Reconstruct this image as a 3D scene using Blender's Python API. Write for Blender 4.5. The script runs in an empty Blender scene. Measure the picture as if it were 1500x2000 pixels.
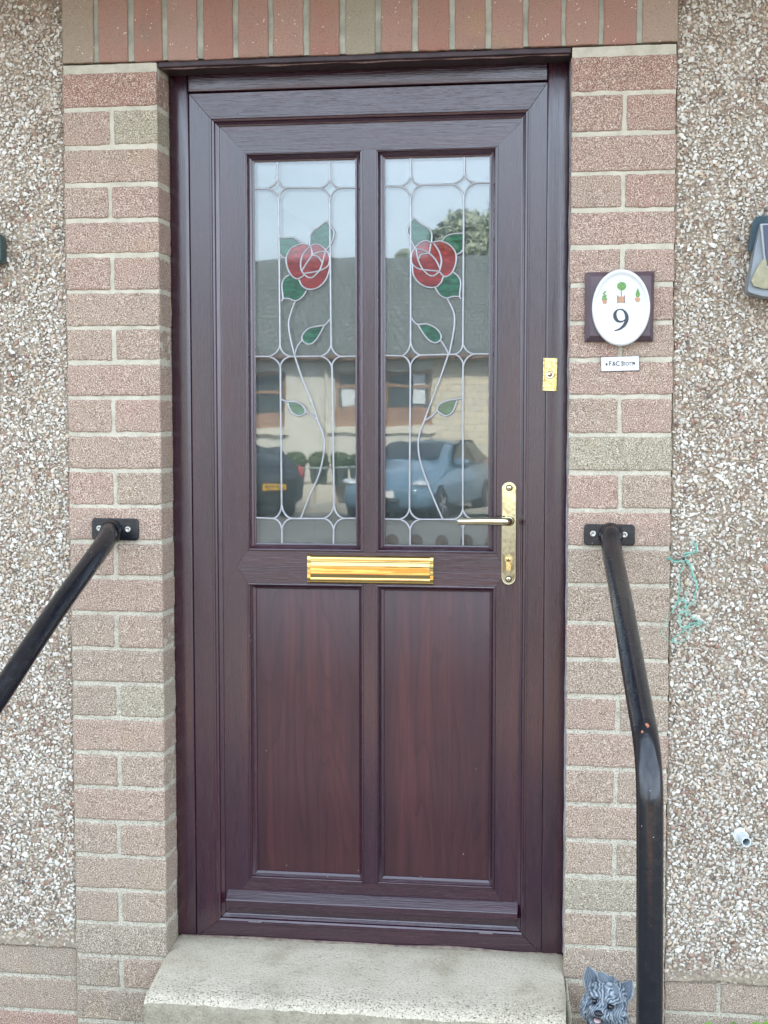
import bpy, bmesh, math, random
import numpy as np
from mathutils import Vector, Matrix, Euler
from mathutils.geometry import tessellate_polygon
from math import sin, cos, pi, radians as R_

sc = bpy.context.scene
COL = sc.collection
rng = np.random.default_rng(9)
random.seed(9)

# ------------------------------------------------------------------ camera
CAM = Vector((1.1232, -3.0, 1.5577))
cam_d = bpy.data.cameras.new("camera")
cam = bpy.data.objects.new("camera", cam_d)
COL.objects.link(cam)
cam.location = CAM
cam.rotation_euler = (1.50352, 0.0004, 0.134425)
cam_d.sensor_fit = 'VERTICAL'
cam_d.sensor_height = 36.0
cam_d.lens = 36.0 * 2708.6 / 2000.0
cam_d.clip_start = 0.05
cam_d.clip_end = 600.0
sc.camera = cam

# ------------------------------------------------------------------ sky, sun, exposure
SUN_EL, SUN_AZ = R_(42), R_(18)            # the sun stands high behind this house
sun_dir = Vector((sin(SUN_AZ) * cos(SUN_EL), cos(SUN_AZ) * cos(SUN_EL), sin(SUN_EL)))
w = bpy.data.worlds.new("World")
sc.world = w
w.use_nodes = True
nt = w.node_tree
nt.nodes.clear()
wo = nt.nodes.new('ShaderNodeOutputWorld')
bg = nt.nodes.new('ShaderNodeBackground')
sky = nt.nodes.new('ShaderNodeTexSky')
sky.sky_type = 'NISHITA'
sky.sun_disc = False
sky.sun_elevation = SUN_EL
sky.sun_rotation = SUN_AZ
sky.air_density = 1.2
sky.dust_density = 3.0
bg.inputs['Strength'].default_value = 0.11
tcw = nt.nodes.new('ShaderNodeTexCoord')
mpw = nt.nodes.new('ShaderNodeMapping')
mpw.inputs['Scale'].default_value = (1.0, 1.0, 2.6)
nzw = nt.nodes.new('ShaderNodeTexNoise')
nzw.inputs['Scale'].default_value = 1.7
nzw.inputs['Detail'].default_value = 6.0
rpw = nt.nodes.new('ShaderNodeValToRGB')
rpw.color_ramp.elements[0].position = 0.34
rpw.color_ramp.elements[0].color = (0.42, 0.42, 0.42, 1)
rpw.color_ramp.elements[1].position = 0.60
rpw.color_ramp.elements[1].color = (0.95, 0.95, 0.95, 1)
mxw = nt.nodes.new('ShaderNodeMix')
mxw.data_type = 'RGBA'
mxw.inputs['B'].default_value = (10.8, 12.6, 15.0, 1)
L = nt.links.new
L(tcw.outputs['Generated'], mpw.inputs[0]); L(mpw.outputs[0], nzw.inputs['Vector'])
L(nzw.outputs['Fac'], rpw.inputs[0])
spw = nt.nodes.new('ShaderNodeSeparateXYZ'); L(tcw.outputs['Generated'], spw.inputs[0])
hgt = nt.nodes.new('ShaderNodeMapRange')
hgt.inputs['From Min'].default_value = 0.05; hgt.inputs['From Max'].default_value = 0.75
hgt.inputs['To Min'].default_value = 1.0; hgt.inputs['To Max'].default_value = 0.62
L(spw.outputs['Z'], hgt.inputs['Value'])
mlw = nt.nodes.new('ShaderNodeMath'); mlw.operation = 'MULTIPLY'
L(rpw.outputs[0], mlw.inputs[0]); L(hgt.outputs[0], mlw.inputs[1]); L(mlw.outputs[0], mxw.inputs['Factor'])
L(sky.outputs[0], mxw.inputs['A']); L(mxw.outputs['Result'], bg.inputs['Color'])
L(bg.outputs[0], wo.inputs['Surface'])

sun_d = bpy.data.lights.new("sun", 'SUN')
sun_d.energy = 4.2
sun_d.angle = R_(1.0)
sun_d.color = (1.0, 0.95, 0.86)
sun = bpy.data.objects.new("sun", sun_d)
COL.objects.link(sun)
sun.rotation_euler = sun_dir.to_track_quat('Z', 'Y').to_euler()
sun.location = (0, 4, 12)

sc.view_settings.view_transform = 'Standard'
sc.view_settings.look = 'None'
sc.view_settings.gamma = 1.0
sc.view_settings.exposure = 1.85
try:
    sc.cycles.use_denoising = True
    sc.cycles.max_bounces = 10
    sc.cycles.transmission_bounces = 8
    sc.cycles.glossy_bounces = 5
    sc.cycles.sample_clamp_indirect = 6.0
except Exception:
    pass

# ------------------------------------------------------------------ measuring helpers (photo pixel -> point on a real plane)
F_ = 2708.6
RM = cam.rotation_euler.to_matrix()
def ray(u, v):
    return RM @ Vector(((u - 750) / F_, -(v - 1000) / F_, -1.0))
def PY(u, v, y):
    """point of the plane y = const seen at (u, v)"""
    d = ray(u, v); t = (y - CAM.y) / d.y
    return CAM + d * t
def XZ(u, v, y):
    p = PY(u, v, y); return (p.x, p.z)
GY = 0.128                                    # plane of the door glass
def MP(u, v, D):
    """street point whose reflection in the door glass stands at (u, v)"""
    p = PY(u, v, CAM.y + D)
    return Vector((p.x, 2 * GY - p.y, p.z))

# ------------------------------------------------------------------ object helpers
ORG = {}
def props(o, label=None, cat=None, group=None, kind=None):
    if label: o['label'] = label
    if cat: o['category'] = cat
    if group: o['group'] = group
    if kind: o['kind'] = kind
    return o
def thing(name, label, cat, loc=(0, 0, 0), group=None):
    o = bpy.data.objects.new(name, None)
    o.empty_display_size = 0.05
    COL.objects.link(o)
    o.location = loc
    ORG[o] = Vector(loc)
    return props(o, label, cat, group)

class MB:
    """collects shapes in world coordinates, builds them as ONE mesh object"""
    def __init__(s):
        s.v = []; s.f = []; s.m = []; s.c = []; s.n = 0; s.sm = []
    def add(s, verts, faces, mat=0, col=0.5, smooth=True):
        verts = np.asarray(verts, float).reshape(-1, 3)
        s.v.append(verts)
        b = s.n
        for f in faces:
            s.f.append([int(i) + b for i in f])
        s.m += [mat] * len(faces)
        s.sm += [smooth] * len(faces)
        c = np.broadcast_to(np.asarray(col, float), (len(verts),)) if np.ndim(col) <= 1 else col
        s.c.append(np.array(c, float))
        s.n += len(verts)
        return s
    def box(s, lo, hi, mat=0, col=0.5):
        (a, b, c), (d, e, f) = lo, hi
        v = [(a, b, c), (d, b, c), (d, e, c), (a, e, c), (a, b, f), (d, b, f), (d, e, f), (a, e, f)]
        q = [(0, 3, 2, 1), (4, 5, 6, 7), (0, 1, 5, 4), (1, 2, 6, 5), (2, 3, 7, 6), (3, 0, 4, 7)]
        return s.add(v, q, mat, col, False)
    def rbox(s, lo, hi, r=0.004, step=0.01, mat=0, col=0.5, amp=0.0, nscale=60, seed=0, skip=()):
        lo = np.array(lo, float); hi = np.array(hi, float)
        ns = [max(2, int(round((hi[i] - lo[i]) / step))) for i in range(3)]
        def axis(i):
            n = ns[i]
            t = np.linspace(lo[i], hi[i], n + 1)
            rr = min(r, (hi[i] - lo[i]) * .45)
            t = np.unique(np.concatenate([[lo[i], lo[i] + rr * .35, lo[i] + rr], t[(t > lo[i] + rr * 1.3) & (t < hi[i] - rr * 1.3)], [hi[i] - rr, hi[i] - rr * .35, hi[i]]]))
            return t
        A = [axis(i) for i in range(3)]
        for ax in range(3):
            for side in (0, 1):
                if (ax, side) in skip: continue
                i, j = [k for k in range(3) if k != ax]
                gi, gj = np.meshgrid(A[i], A[j], indexing='ij')
                P = np.zeros(gi.shape + (3,))
                P[..., i] = gi; P[..., j] = gj; P[..., ax] = hi[ax] if side else lo[ax]
                P = P.reshape(-1, 3)
                rr = np.minimum(r, (hi - lo) * .45)
                Q = np.clip(P, lo + rr, hi - rr)
                D = P - Q
                nrm = np.linalg.norm(D / rr, axis=1, keepdims=True)
                P = Q + D / np.maximum(nrm, 1e-9)
                if amp:
                    nn = np.stack([vnoise(P * nscale + seed * 7.13 + k * 31.7) for k in range(3)], 1)
                    P = P + (nn - .5) * 2 * amp
                ni, nj = gi.shape
                a = np.arange(ni * nj).reshape(ni, nj)
                f = np.stack([a[:-1, :-1], a[1:, :-1], a[1:, 1:], a[:-1, 1:]], -1).reshape(-1, 4)
                flip = (side == 1) == (ax == 1)
                if flip: f = f[:, ::-1]
                s.add(P, f.tolist(), mat, col, True)
        return s
    def tube(s, pts, rad, n=12, mat=0, col=0.5, caps=True, squash=None):
        pts = [Vector(p) for p in pts]
        m = len(pts)
        rads = rad if hasattr(rad, '__len__') else [rad] * m
        T = [((pts[min(i + 1, m - 1)] - pts[max(i - 1, 0)])).normalized() for i in range(m)]
        up = Vector((0, 0, 1)) if abs(T[0].z) < .9 else Vector((0, 1, 0))
        N = (up - T[0] * up.dot(T[0])).normalized()
        V = []
        for i in range(m):
            N = (N - T[i] * N.dot(T[i])).normalized()
            B = T[i].cross(N)
            for k in range(n):
                a = 2 * pi * k / n
                ca, sa = cos(a), sin(a)
                if squash: sa *= squash
                V.append(pts[i] + (N * ca + B * sa) * rads[i])
        Fs = [(i * n + k, i * n + (k + 1) % n, (i + 1) * n + (k + 1) % n, (i + 1) * n + k) for i in range(m - 1) for k in range(n)]
        Fs = [f[::-1] for f in Fs]
        s.add(V, Fs, mat, col, True)
        if caps:
            s.add(V[:n], [tuple(range(n))], mat, col, False)
            s.add(V[-n:], [tuple(range(n))[::-1]], mat, col, False)
        return s
    def halfround(s, pts2, r, y0, h, mat=0, n=6):
        """a strip of half-round section laid on the plane y = y0, along (x, z) points"""
        P = [Vector((p[0], 0, p[1])) for p in pts2]
        m = len(P); V = []
        for i in range(m):
            t = (P[min(i + 1, m - 1)] - P[max(i - 1, 0)]).normalized()
            nrm = Vector((-t.z, 0, t.x))
            for k in range(n + 1):
                a = pi * k / n
                V.append(P[i] + nrm * (cos(a) * r) + Vector((0, y0 - sin(a) * h, 0)))
        Fs = [(i * (n + 1) + k, i * (n + 1) + k + 1, (i + 1) * (n + 1) + k + 1, (i + 1) * (n + 1) + k) for i in range(m - 1) for k in range(n)]
        s.add(V, Fs, mat, 0.5, True)
        s.add(V[:n + 1], [tuple(range(n + 1))], mat); s.add(V[-n - 1:], [tuple(range(n + 1))[::-1]], mat)
        return s
    def plate(s, loops, y_front, y_back, mat=0, col=0.5):
        """(x, z) polygon (first loop outer, others holes) given thickness"""
        L3 = [[Vector((p[0], p[1], 0)) for p in lp] for lp in loops]
        tris = tessellate_polygon(L3)
        flat = [p for lp in loops for p in lp]
        V = [(p[0], y_front, p[1]) for p in flat] + [(p[0], y_back, p[1]) for p in flat]
        n = len(flat)
        Fs = []
        for t in tris:
            a, b, c = [flat[i] for i in t]
            ar = (b[0] - a[0]) * (c[1] - a[1]) - (b[1] - a[1]) * (c[0] - a[0])
            t = tuple(t) if ar > 0 else tuple(t)[::-1]
            Fs.append(t)
            Fs.append(tuple(i + n for i in t[::-1]))
        s.add(V, Fs, mat, col, False)
        o = 0
        for lp in loops:
            k = len(lp)
            s.add([(p[0], y_front, p[1]) for p in lp] + [(p[0], y_back, p[1]) for p in lp],
                  [(i, (i + 1) % k, k + (i + 1) % k, k + i) for i in range(k)], mat, col, False)
        return s
    def lathe(s, prof, center, axis='y', n=32, sx=1.0, sz=1.0, mat=0, col=0.5):
        """prof: (radius, height along the axis)"""
        V = []
        for r, h in prof:
            for k in range(n):
                a = 2 * pi * k / n
                if axis == 'y': V.append((center[0] + r * sx * cos(a), h + center[1], center[2] + r * sz * sin(a)))
                elif axis == 'x': V.append((h + center[0], center[1] + r * sx * cos(a), center[2] + r * sz * sin(a)))
                else: V.append((center[0] + r * sx * cos(a), center[1] + r * sz * sin(a), h + center[2]))
        m = len(prof)
        Fs = [(i * n + k, i * n + (k + 1) % n, (i + 1) * n + (k + 1) % n, (i + 1) * n + k) for i in range(m - 1) for k in range(n)]
        return s.add(V, Fs, mat, col, True)
    def build(s, name, mats, parent=None, loc=None, recalc=False):
        me = bpy.data.meshes.new(name)
        V = np.concatenate(s.v)
        org = Vector((0, 0, 0))
        if parent is not None: org = ORG.get(parent, Vector((0, 0, 0)))
        off = Vector(loc) if loc is not None else org
        me.from_pydata((V - np.array(off)).tolist(), [], s.f)
        if not isinstance(mats, (list, tuple)): mats = [mats]
        for m in mats: me.materials.append(m)
        me.polygons.foreach_set('material_index', s.m)
        me.polygons.foreach_set('use_smooth', s.sm)
        at = me.attributes.new('tone', 'FLOAT', 'POINT')
        at.data.foreach_set('value', np.concatenate(s.c).astype(np.float32))
        if recalc:
            bm = bmesh.new(); bm.from_mesh(me)
            bmesh.ops.remove_doubles(bm, verts=bm.verts, dist=1e-6)
            bmesh.ops.recalc_face_normals(bm, faces=bm.faces)
            bm.to_mesh(me); bm.free()
        me.update()
        o = bpy.data.objects.new(name, me)
        COL.objects.link(o)
        if parent is not None:
            o.parent = parent
            ORG[o] = off
            if loc is not None: o.location = off - org
        else:
            o.location = off
            ORG[o] = off
        return o

def _h(ix, iy, iz):
    n = (ix * 73856093) ^ (iy * 19349663) ^ (iz * 83492791)
    n = (n ^ (n >> 13)) * 1274126177
    n = n & 0x7fffffff
    return ((n ^ (n >> 16)) & 0xffff) / 65535.0
def vnoise(P):
    P = np.asarray(P, float)
    i = np.floor(P).astype(np.int64); f = P - i; f = f * f * (3 - 2 * f)
    out = 0
    for dx in (0, 1):
        for dy in (0, 1):
            for dz in (0, 1):
                wgt = (f[:, 0] if dx else 1 - f[:, 0]) * (f[:, 1] if dy else 1 - f[:, 1]) * (f[:, 2] if dz else 1 - f[:, 2])
                out = out + wgt * _h(i[:, 0] + dx, i[:, 1] + dy, i[:, 2] + dz)
    return out
def catmull(pts, n=8, closed=False):
    P = [Vector((p[0], p[1], p[2] if len(p) > 2 else 0)) for p in pts]
    m = len(P); out = []
    rngi = range(m if closed else m - 1)
    for i in rngi:
        p0 = P[(i - 1) % m] if closed or i > 0 else P[0] * 2 - P[1]
        p1 = P[i]; p2 = P[(i + 1) % m]
        p3 = P[(i + 2) % m] if closed or i + 2 < m else P[-1] * 2 - P[-2]
        for k in range(n):
            t = k / n
            out.append(0.5 * ((2 * p1) + (p2 - p0) * t + (2 * p0 - 5 * p1 + 4 * p2 - p3) * t * t + (3 * p1 - p0 - 3 * p2 + p3) * t ** 3))
    if not closed: out.append(P[-1])
    return out

# ------------------------------------------------------------------ materials
class NT:
    def __init__(s, name):
        s.m = bpy.data.materials.new(name); s.m.use_nodes = True
        s.t = s.m.node_tree
        s.b = s.t.nodes['Principled BSDF']
        s.out = s.t.nodes['Material Output']
    def n(s, typ, **kw):
        nd = s.t.nodes.new(typ)
        for k, v in kw.items():
            if hasattr(nd, k): setattr(nd, k, v)
            else: nd.inputs[k.replace('_', ' ')].default_value = v
        return nd
    def l(s, a, b): s.t.links.new(a, b)
    def coord(s, scale=(1, 1, 1), kind='Object'):
        tc = s.n('ShaderNodeTexCoord'); mp = s.n('ShaderNodeMapping')
        mp.inputs['Scale'].default_value = scale
        s.l(tc.outputs[kind], mp.inputs[0]); return mp.outputs[0]
    def noise(s, vec, scale, detail=2.0, rough=0.5, dist=0.0):
        nd = s.n('ShaderNodeTexNoise'); nd.inputs['Scale'].default_value = scale
        nd.inputs['Detail'].default_value = detail; nd.inputs['Roughness'].default_value = rough
        nd.inputs['Distortion'].default_value = dist
        s.l(vec, nd.inputs['Vector']); return nd.outputs['Fac']
    def ramp(s, fac, stops, interp='LINEAR'):
        r = s.n('ShaderNodeValToRGB'); r.color_ramp.interpolation = interp
        el = r.color_ramp.elements
        while len(el) < len(stops): el.new(0.5)
        for e, (p, c) in zip(el, stops):
            e.position = p; e.color = (c[0], c[1], c[2], 1) if hasattr(c, '__len__') else (c, c, c, 1)
        s.l(fac, r.inputs[0]); return r.outputs[0]
    def mix(s, fac, a, b, mode='MIX'):
        m = s.n('ShaderNodeMix', data_type='RGBA', blend_type=mode)
        for sock, val in (('Factor', fac), ('A', a), ('B', b)):
            if hasattr(val, 'is_linked') or hasattr(val, 'links'): s.l(val, m.inputs[sock])
            else:
                m.inputs[sock].default_value = val if not hasattr(val, '__len__') else (*val[:3], 1)
        return m.outputs['Result']
    def math(s, op, a, b=0.0, clamp=False):
        m = s.n('ShaderNodeMath', operation=op, use_clamp=clamp)
        for i, val in enumerate((a, b)):
            if hasattr(val, 'links'): s.l(val, m.inputs[i])
            else: m.inputs[i].default_value = val
        return m.outputs[0]
    def attr(s, name='tone'):
        return s.n('ShaderNodeAttribute', attribute_name=name).outputs['Fac']
    def bump(s, h, strength=0.3, dist=0.001, chain=None):
        b = s.n('ShaderNodeBump'); b.inputs['Strength'].default_value = strength
        b.inputs['Distance'].default_value = dist
        s.l(h, b.inputs['Height'])
        if chain is not None: s.l(chain, b.inputs['Normal'])
        s.l(b.outputs[0], s.b.inputs['Normal']); return b.outputs[0]
    def set(s, color=None, rough=None, metal=None, spec=None, ior=None, trans=None):
        for key, val in (('Base Color', color), ('Roughness', rough), ('Metallic', metal), ('Specular IOR Level', spec), ('IOR', ior), ('Transmission Weight', trans)):
            if val is None: continue
            if hasattr(val, 'links'): s.l(val, s.b.inputs[key])
            elif hasattr(val, '__len__'): s.b.inputs[key].default_value = (*val[:3], 1)
            else: s.b.inputs[key].default_value = val
        return s
def simple(name, color, rough=0.5, metal=0.0, spec=0.5, nscale=None, namt=0.15, bump=0.0, bscale=200, bdist=0.001):
    t = NT(name)
    if nscale:
        v = t.coord()
        f = t.noise(v, nscale, 4)
        c0 = [c * (1 - namt) for c in color]; c1 = [min(1, c * (1 + namt)) for c in color]
        t.set(color=t.ramp(f, [(0.3, c0), (0.7, c1)]))
    else: t.set(color=color)
    t.set(rough=rough, metal=metal, spec=spec)
    if bump: t.bump(t.noise(t.coord(), bscale, 3), bump, bdist)
    return t.m

def m_brick(name, smooth=False):
    t = NT(name)
    v = t.coord()
    tone = t.attr()
    # tone 0..0.8 = pink to grey brown; 0.9.. = buff bricks
    base = t.ramp(tone, [(0.0, (0.33, 0.165, 0.125)), (0.25, (0.375, 0.24, 0.185)), (0.5, (0.355, 0.26, 0.19)), (0.78, (0.30, 0.25, 0.185)), (0.82, (0.325, 0.295, 0.21)), (1.0, (0.36, 0.33, 0.22))])
    big = t.noise(v, 16, 3, 0.6)
    c = t.mix(t.ramp(big, [(0.35, 0.0), (0.75, 0.45)]), base, (0.285, 0.235, 0.17))
    yel = t.noise(v, 9, 2, 0.5)
    c = t.mix(t.ramp(yel, [(0.60, 0.0), (0.78, 0.35)]), c, (0.36, 0.25, 0.12))
    dirt = t.noise(v, 5.5, 5, 0.7)
    c = t.mix(t.ramp(dirt, [(0.56, 0.0), (0.74, 0.55)]), c, (0.20, 0.17, 0.13))
    if not smooth:
        g = t.noise(v, 430, 2, 0.75)
        c = t.mix(t.ramp(g, [(0.33, 0.95), (0.46, 0.0)]), c, (0.07, 0.045, 0.036))
        c = t.mix(t.ramp(g, [(0.53, 0.0), (0.62, 0.9)]), c, (0.72, 0.61, 0.49))
        g2 = t.noise(v, 800, 1, 0.5)
        c = t.mix(t.ramp(g2, [(0.34, 0.6), (0.48, 0.0)]), c, (0.12, 0.07, 0.055))
        t.bump(g, 0.8, 0.0012)
    else:
        g = t.noise(v, 330, 3, 0.6)
        c = t.mix(t.ramp(g, [(0.32, 0.4), (0.5, 0.0)]), c, (0.14, 0.07, 0.06))
        vo = t.n('ShaderNodeTexVoronoi'); vo.inputs['Scale'].default_value = 110
        vo.inputs['Randomness'].default_value = 1.0
        t.l(v, vo.inputs['Vector'])
        sel = t.math('GREATER_THAN', t.noise(v, 45, 2), 0.56)
        sp = t.math('MULTIPLY', t.math('LESS_THAN', vo.outputs['Distance'], 0.13), sel)
        c = t.mix(sp, c, (0.8, 0.75, 0.68))
        t.bump(g, 0.35, 0.001)
    t.set(color=c, rough=0.92, spec=0.25)
    return t.m
M_BRICK = m_brick('sanded_brick')
M_SOLD = m_brick('smooth_brick', True)

def m_mortar():
    t = NT('mortar'); v = t.coord()
    f = t.noise(v, 30, 4, 0.6)
    c = t.ramp(f, [(0.25, (0.37, 0.335, 0.255)), (0.5, (0.49, 0.445, 0.345)), (0.75, (0.57, 0.52, 0.41))])
    sepz = t.n('ShaderNodeSeparateXYZ'); t.l(v, sepz.inputs[0])
    # older greyer sandy pointing low down, cleaner repointing higher up
    low = t.math('ADD', t.math('MULTIPLY', sepz.outputs['Z'], -0.9), 1.75, True)
    g = t.noise(v, 380, 2, 0.7)
    grains = t.ramp(g, [(0.36, 1.0), (0.47, 0.0)])
    c = t.mix(t.math('MULTIPLY', grains, low), c, (0.15, 0.135, 0.11))
    c = t.mix(t.ramp(g, [(0.56, 0.0), (0.68, 0.5)]), c, (0.62, 0.60, 0.52))
    t.set(color=c, rough=0.95, spec=0.2); t.bump(g, 0.5, 0.0012)
    return t.m
M_MORTAR = m_mortar()
M_MORTAR2 = simple('dull_grey_mortar', (0.34, 0.335, 0.265), 0.95, nscale=22, namt=.28, bump=.5, bscale=300)

def m_render():
    t = NT('render_coat'); v = t.coord()
    g = t.noise(v, 120, 5, 0.7)
    c = t.ramp(g, [(0.3, (0.17, 0.135, 0.095)), (0.5, (0.30, 0.245, 0.18)), (0.72, (0.45, 0.37, 0.28))])
    t.set(color=c, rough=0.95, spec=0.2); t.bump(g, 0.8, 0.004)
    return t.m
M_RENDER = m_render()

def m_pebble():
    t = NT('pebble_dash'); v = t.coord(); tone = t.attr()
    c = t.ramp(tone, [(0.0, (0.74, 0.70, 0.62)), (0.26, (0.60, 0.56, 0.48)), (0.46, (0.46, 0.42, 0.355)), (0.64, (0.54, 0.43, 0.31)), (0.78, (0.44, 0.36, 0.29)), (0.87, (0.38, 0.285, 0.225)), (0.92, (0.32, 0.175, 0.12)), (0.955, (0.20, 0.12, 0.095)), (0.975, (0.13, 0.12, 0.11)), (1.0, (0.40, 0.29, 0.19))])
    n = t.noise(v, 260, 3, 0.6)
    c = t.mix(t.ramp(n, [(0.28, 0.4), (0.48, 0.0)]), c, (0.26, 0.23, 0.20))
    t.set(color=c, rough=0.7, spec=0.35); t.bump(n, 0.4, 0.0008)
    return t.m
M_PEB = m_pebble()

def m_wood(name, axis, dark, mid, red, panel=False):
    """foiled wood grain, running along the given axis"""
    t = NT(name)
    if axis == 'z':
        sc1, sc2, sc3 = (26, 26, 1.5), (420, 420, 16), (90, 90, 3)
    else:
        sc1, sc2, sc3 = (1.5, 26, 26), (16, 420, 420), (3, 90, 90)
    v1, v2, v3 = t.coord(sc1), t.coord(sc2), t.coord(sc3)
    n1 = t.noise(v1, 1.0, 4, 0.6, 0.6)
    # flame figure: contour lines of a slow noise stretched along the grain
    slow = t.noise(t.coord((9, 9, 0.9) if axis == 'z' else (0.9, 9, 9)), 1.0, 2, 0.45, 0.35)
    rings = t.math('FRACT', t.math('MULTIPLY', slow, 15.0))
    line = t.ramp(rings, [(0.0, 1.0), (0.09, 0.35), (0.45, 0.0), (0.95, 0.0), (1.0, 1.0)])
    c = t.ramp(n1, [(0.32, dark), (0.52, mid), (0.72, red)])
    c = t.mix(t.math('MULTIPLY', line, 0.42 if panel else 0.35), c, [x * 0.35 for x in dark])
    st = t.noise(v3, 1.0, 3, 0.6)
    c = t.mix(t.ramp(st, [(0.35, 0.4), (0.6, 0.0)]), c, [x * 0.6 for x in dark])
    pores = t.noise(v2, 1.0, 2, 0.6)
    t.set(color=c, rough=t.ramp(pores, [(0.3, 0.44 if panel else 0.30), (0.7, 0.30 if panel else 0.17)]), spec=0.55 if panel else 1.0)
    h = t.math('ADD', t.math('MULTIPLY', pores, 0.7), t.math('MULTIPLY', st, 0.5))
    t.bump(h, 0.8 if axis == 'x' else 0.22, 0.0009 if axis == 'x' else 0.0006)
    return t.m
_d, _m, _r = (0.023, 0.0058, 0.0145), (0.033, 0.0078, 0.0175), (0.048, 0.0105, 0.0175)
M_WV = m_wood('mahogany_foil_upright', 'z', _d, _m, _r)
M_WH = m_wood('mahogany_foil_crosswise', 'x', _d, _m, _r)
M_WP = m_wood('mahogany_panel', 'z', (0.040, 0.0130, 0.0175), (0.054, 0.0165, 0.0200), (0.078, 0.0215, 0.0215), True)
M_DUST = simple('dust_speck', (.45, .42, .38), .9)
M_GAP = simple('dark_backing', (0.008, 0.008, 0.009), 0.6)
M_SEAL = simple('grey_sealant', (0.22, 0.22, 0.23), 0.6, nscale=60, namt=0.3)
M_MAST = simple('brown_mastic', (0.16, 0.12, 0.09), 0.6, nscale=70, namt=0.4)

def m_glass():
    t = NT('window_glass')
    t.set(color=(0.93, 0.97, 0.96), rough=0.0, ior=1.8, trans=1.0)
    v = t.coord((1, 1, 1))
    n = t.noise(v, 9, 2, 0.5)
    n2 = t.noise(v, 150, 2, 0.6)
    t.bump(t.math('ADD', n, t.math('MULTIPLY', n2, 0.018)), 0.20, 0.0004)
    return t.m
M_GLASS = m_glass()
M_GLASS2 = NT('hazy_inner_glass').set(color=(0.50, 0.56, 0.56), rough=0.05, ior=1.6, trans=0.80).m  # pale diffuse share lays a haze over the reflections
def m_film(name, col):
    t = NT(name); v = t.coord()
    n = t.noise(t.coord((30, 30, 120)), 1.0, 4, .65, .8)
    t.set(color=t.ramp(n, [(0.32, [c * .45 for c in col]), (0.55, col), (0.72, [min(1, c * 1.6) for c in col])]), rough=0.03, ior=1.75)
    t.bump(t.noise(v, 9, 2), 0.1, 0.0004)
    return t.m
M_RED = m_film('red_film', (0.20, 0.018, 0.022))
M_GREEN = m_film('green_film', (0.012, 0.085, 0.05))
M_LEAD = simple('lead_strip', (0.38, 0.38, 0.39), 0.34, metal=0.55, nscale=80, namt=0.12, bump=0.2, bscale=150)
def m_brass(name, col, rough, bump=0.05, sc_=14):
    t = NT(name); v = t.coord()
    n = t.noise(v, 60, 3)
    t.set(color=col, metal=1.0, rough=t.ramp(n, [(0.4, rough), (0.7, rough * 1.8)]))
    t.bump(t.noise(v, sc_, 2), bump, 0.002)
    return t.m
M_BRASS = m_brass('polished_brass', (0.68, 0.50, 0.20), 0.02, 0.02)
M_BRASS2 = m_brass('pale_polished_brass', (0.66, 0.61, 0.43), 0.045, 0.20, 24)
M_BRASSD = m_brass('weathered_brass', (0.72, 0.58, 0.26), 0.16, 0.5, 120)
M_DARKM = simple('dark_slot_and_ring', (0.02, 0.018, 0.015), 0.5)
M_STEEL = simple('screw_steel', (0.55, 0.53, 0.47), 0.35, metal=0.9, nscale=400, namt=0.3)

def m_blackpaint():
    t = NT('black_gloss_paint'); v = t.coord()
    n = t.noise(v, 55, 4, 0.65)
    chips = t.ramp(t.noise(v, 210, 2, 0.5), [(0.765, 0.0), (0.78, 1.0)])
    c = t.mix(chips, (0.0075, 0.0085, 0.012), (0.42, 0.42, 0.40))
    # rust spots where the paint has chipped on the bend of the right rail
    geo = t.n('ShaderNodeNewGeometry')
    pts = [(1263, 1410, 0.0052, -.735), (1253, 1421, 0.0040, -.742), (1262, 1434, 0.0042, -.755), (1211, 1268, 0.003, -.49)]
    tot = None
    for u, vv, rad, yy in pts:
        p = PY(u, vv, yy)
        dn = t.n('ShaderNodeVectorMath', operation='DISTANCE')
        mulv = t.n('ShaderNodeVectorMath', operation='MULTIPLY')
        mulv.inputs[1].default_value = (1, 0.12, 1)
        t.l(geo.outputs['Position'], mulv.inputs[0]); t.l(mulv.outputs[0], dn.inputs[0])
        dn.inputs[1].default_value = (p.x, p.y * 0.12, p.z)
        d = t.math('ADD', dn.outputs['Value'], t.math('MULTIPLY', n, 0.010))
        mk = t.math('LESS_THAN', d, rad + 0.004)
        tot = mk if tot is None else t.math('MAXIMUM', tot, mk)
    c = t.mix(tot, c, (0.36, 0.14, 0.075))
    t.set(color=c, rough=t.ramp(n, [(0.35, 0.14), (0.75, 0.34)]), spec=0.6)
    t.bump(t.noise(v, 38, 3, 0.6), 0.35, 0.0016)
    return t.m
M_BLACK = m_blackpaint()

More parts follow.
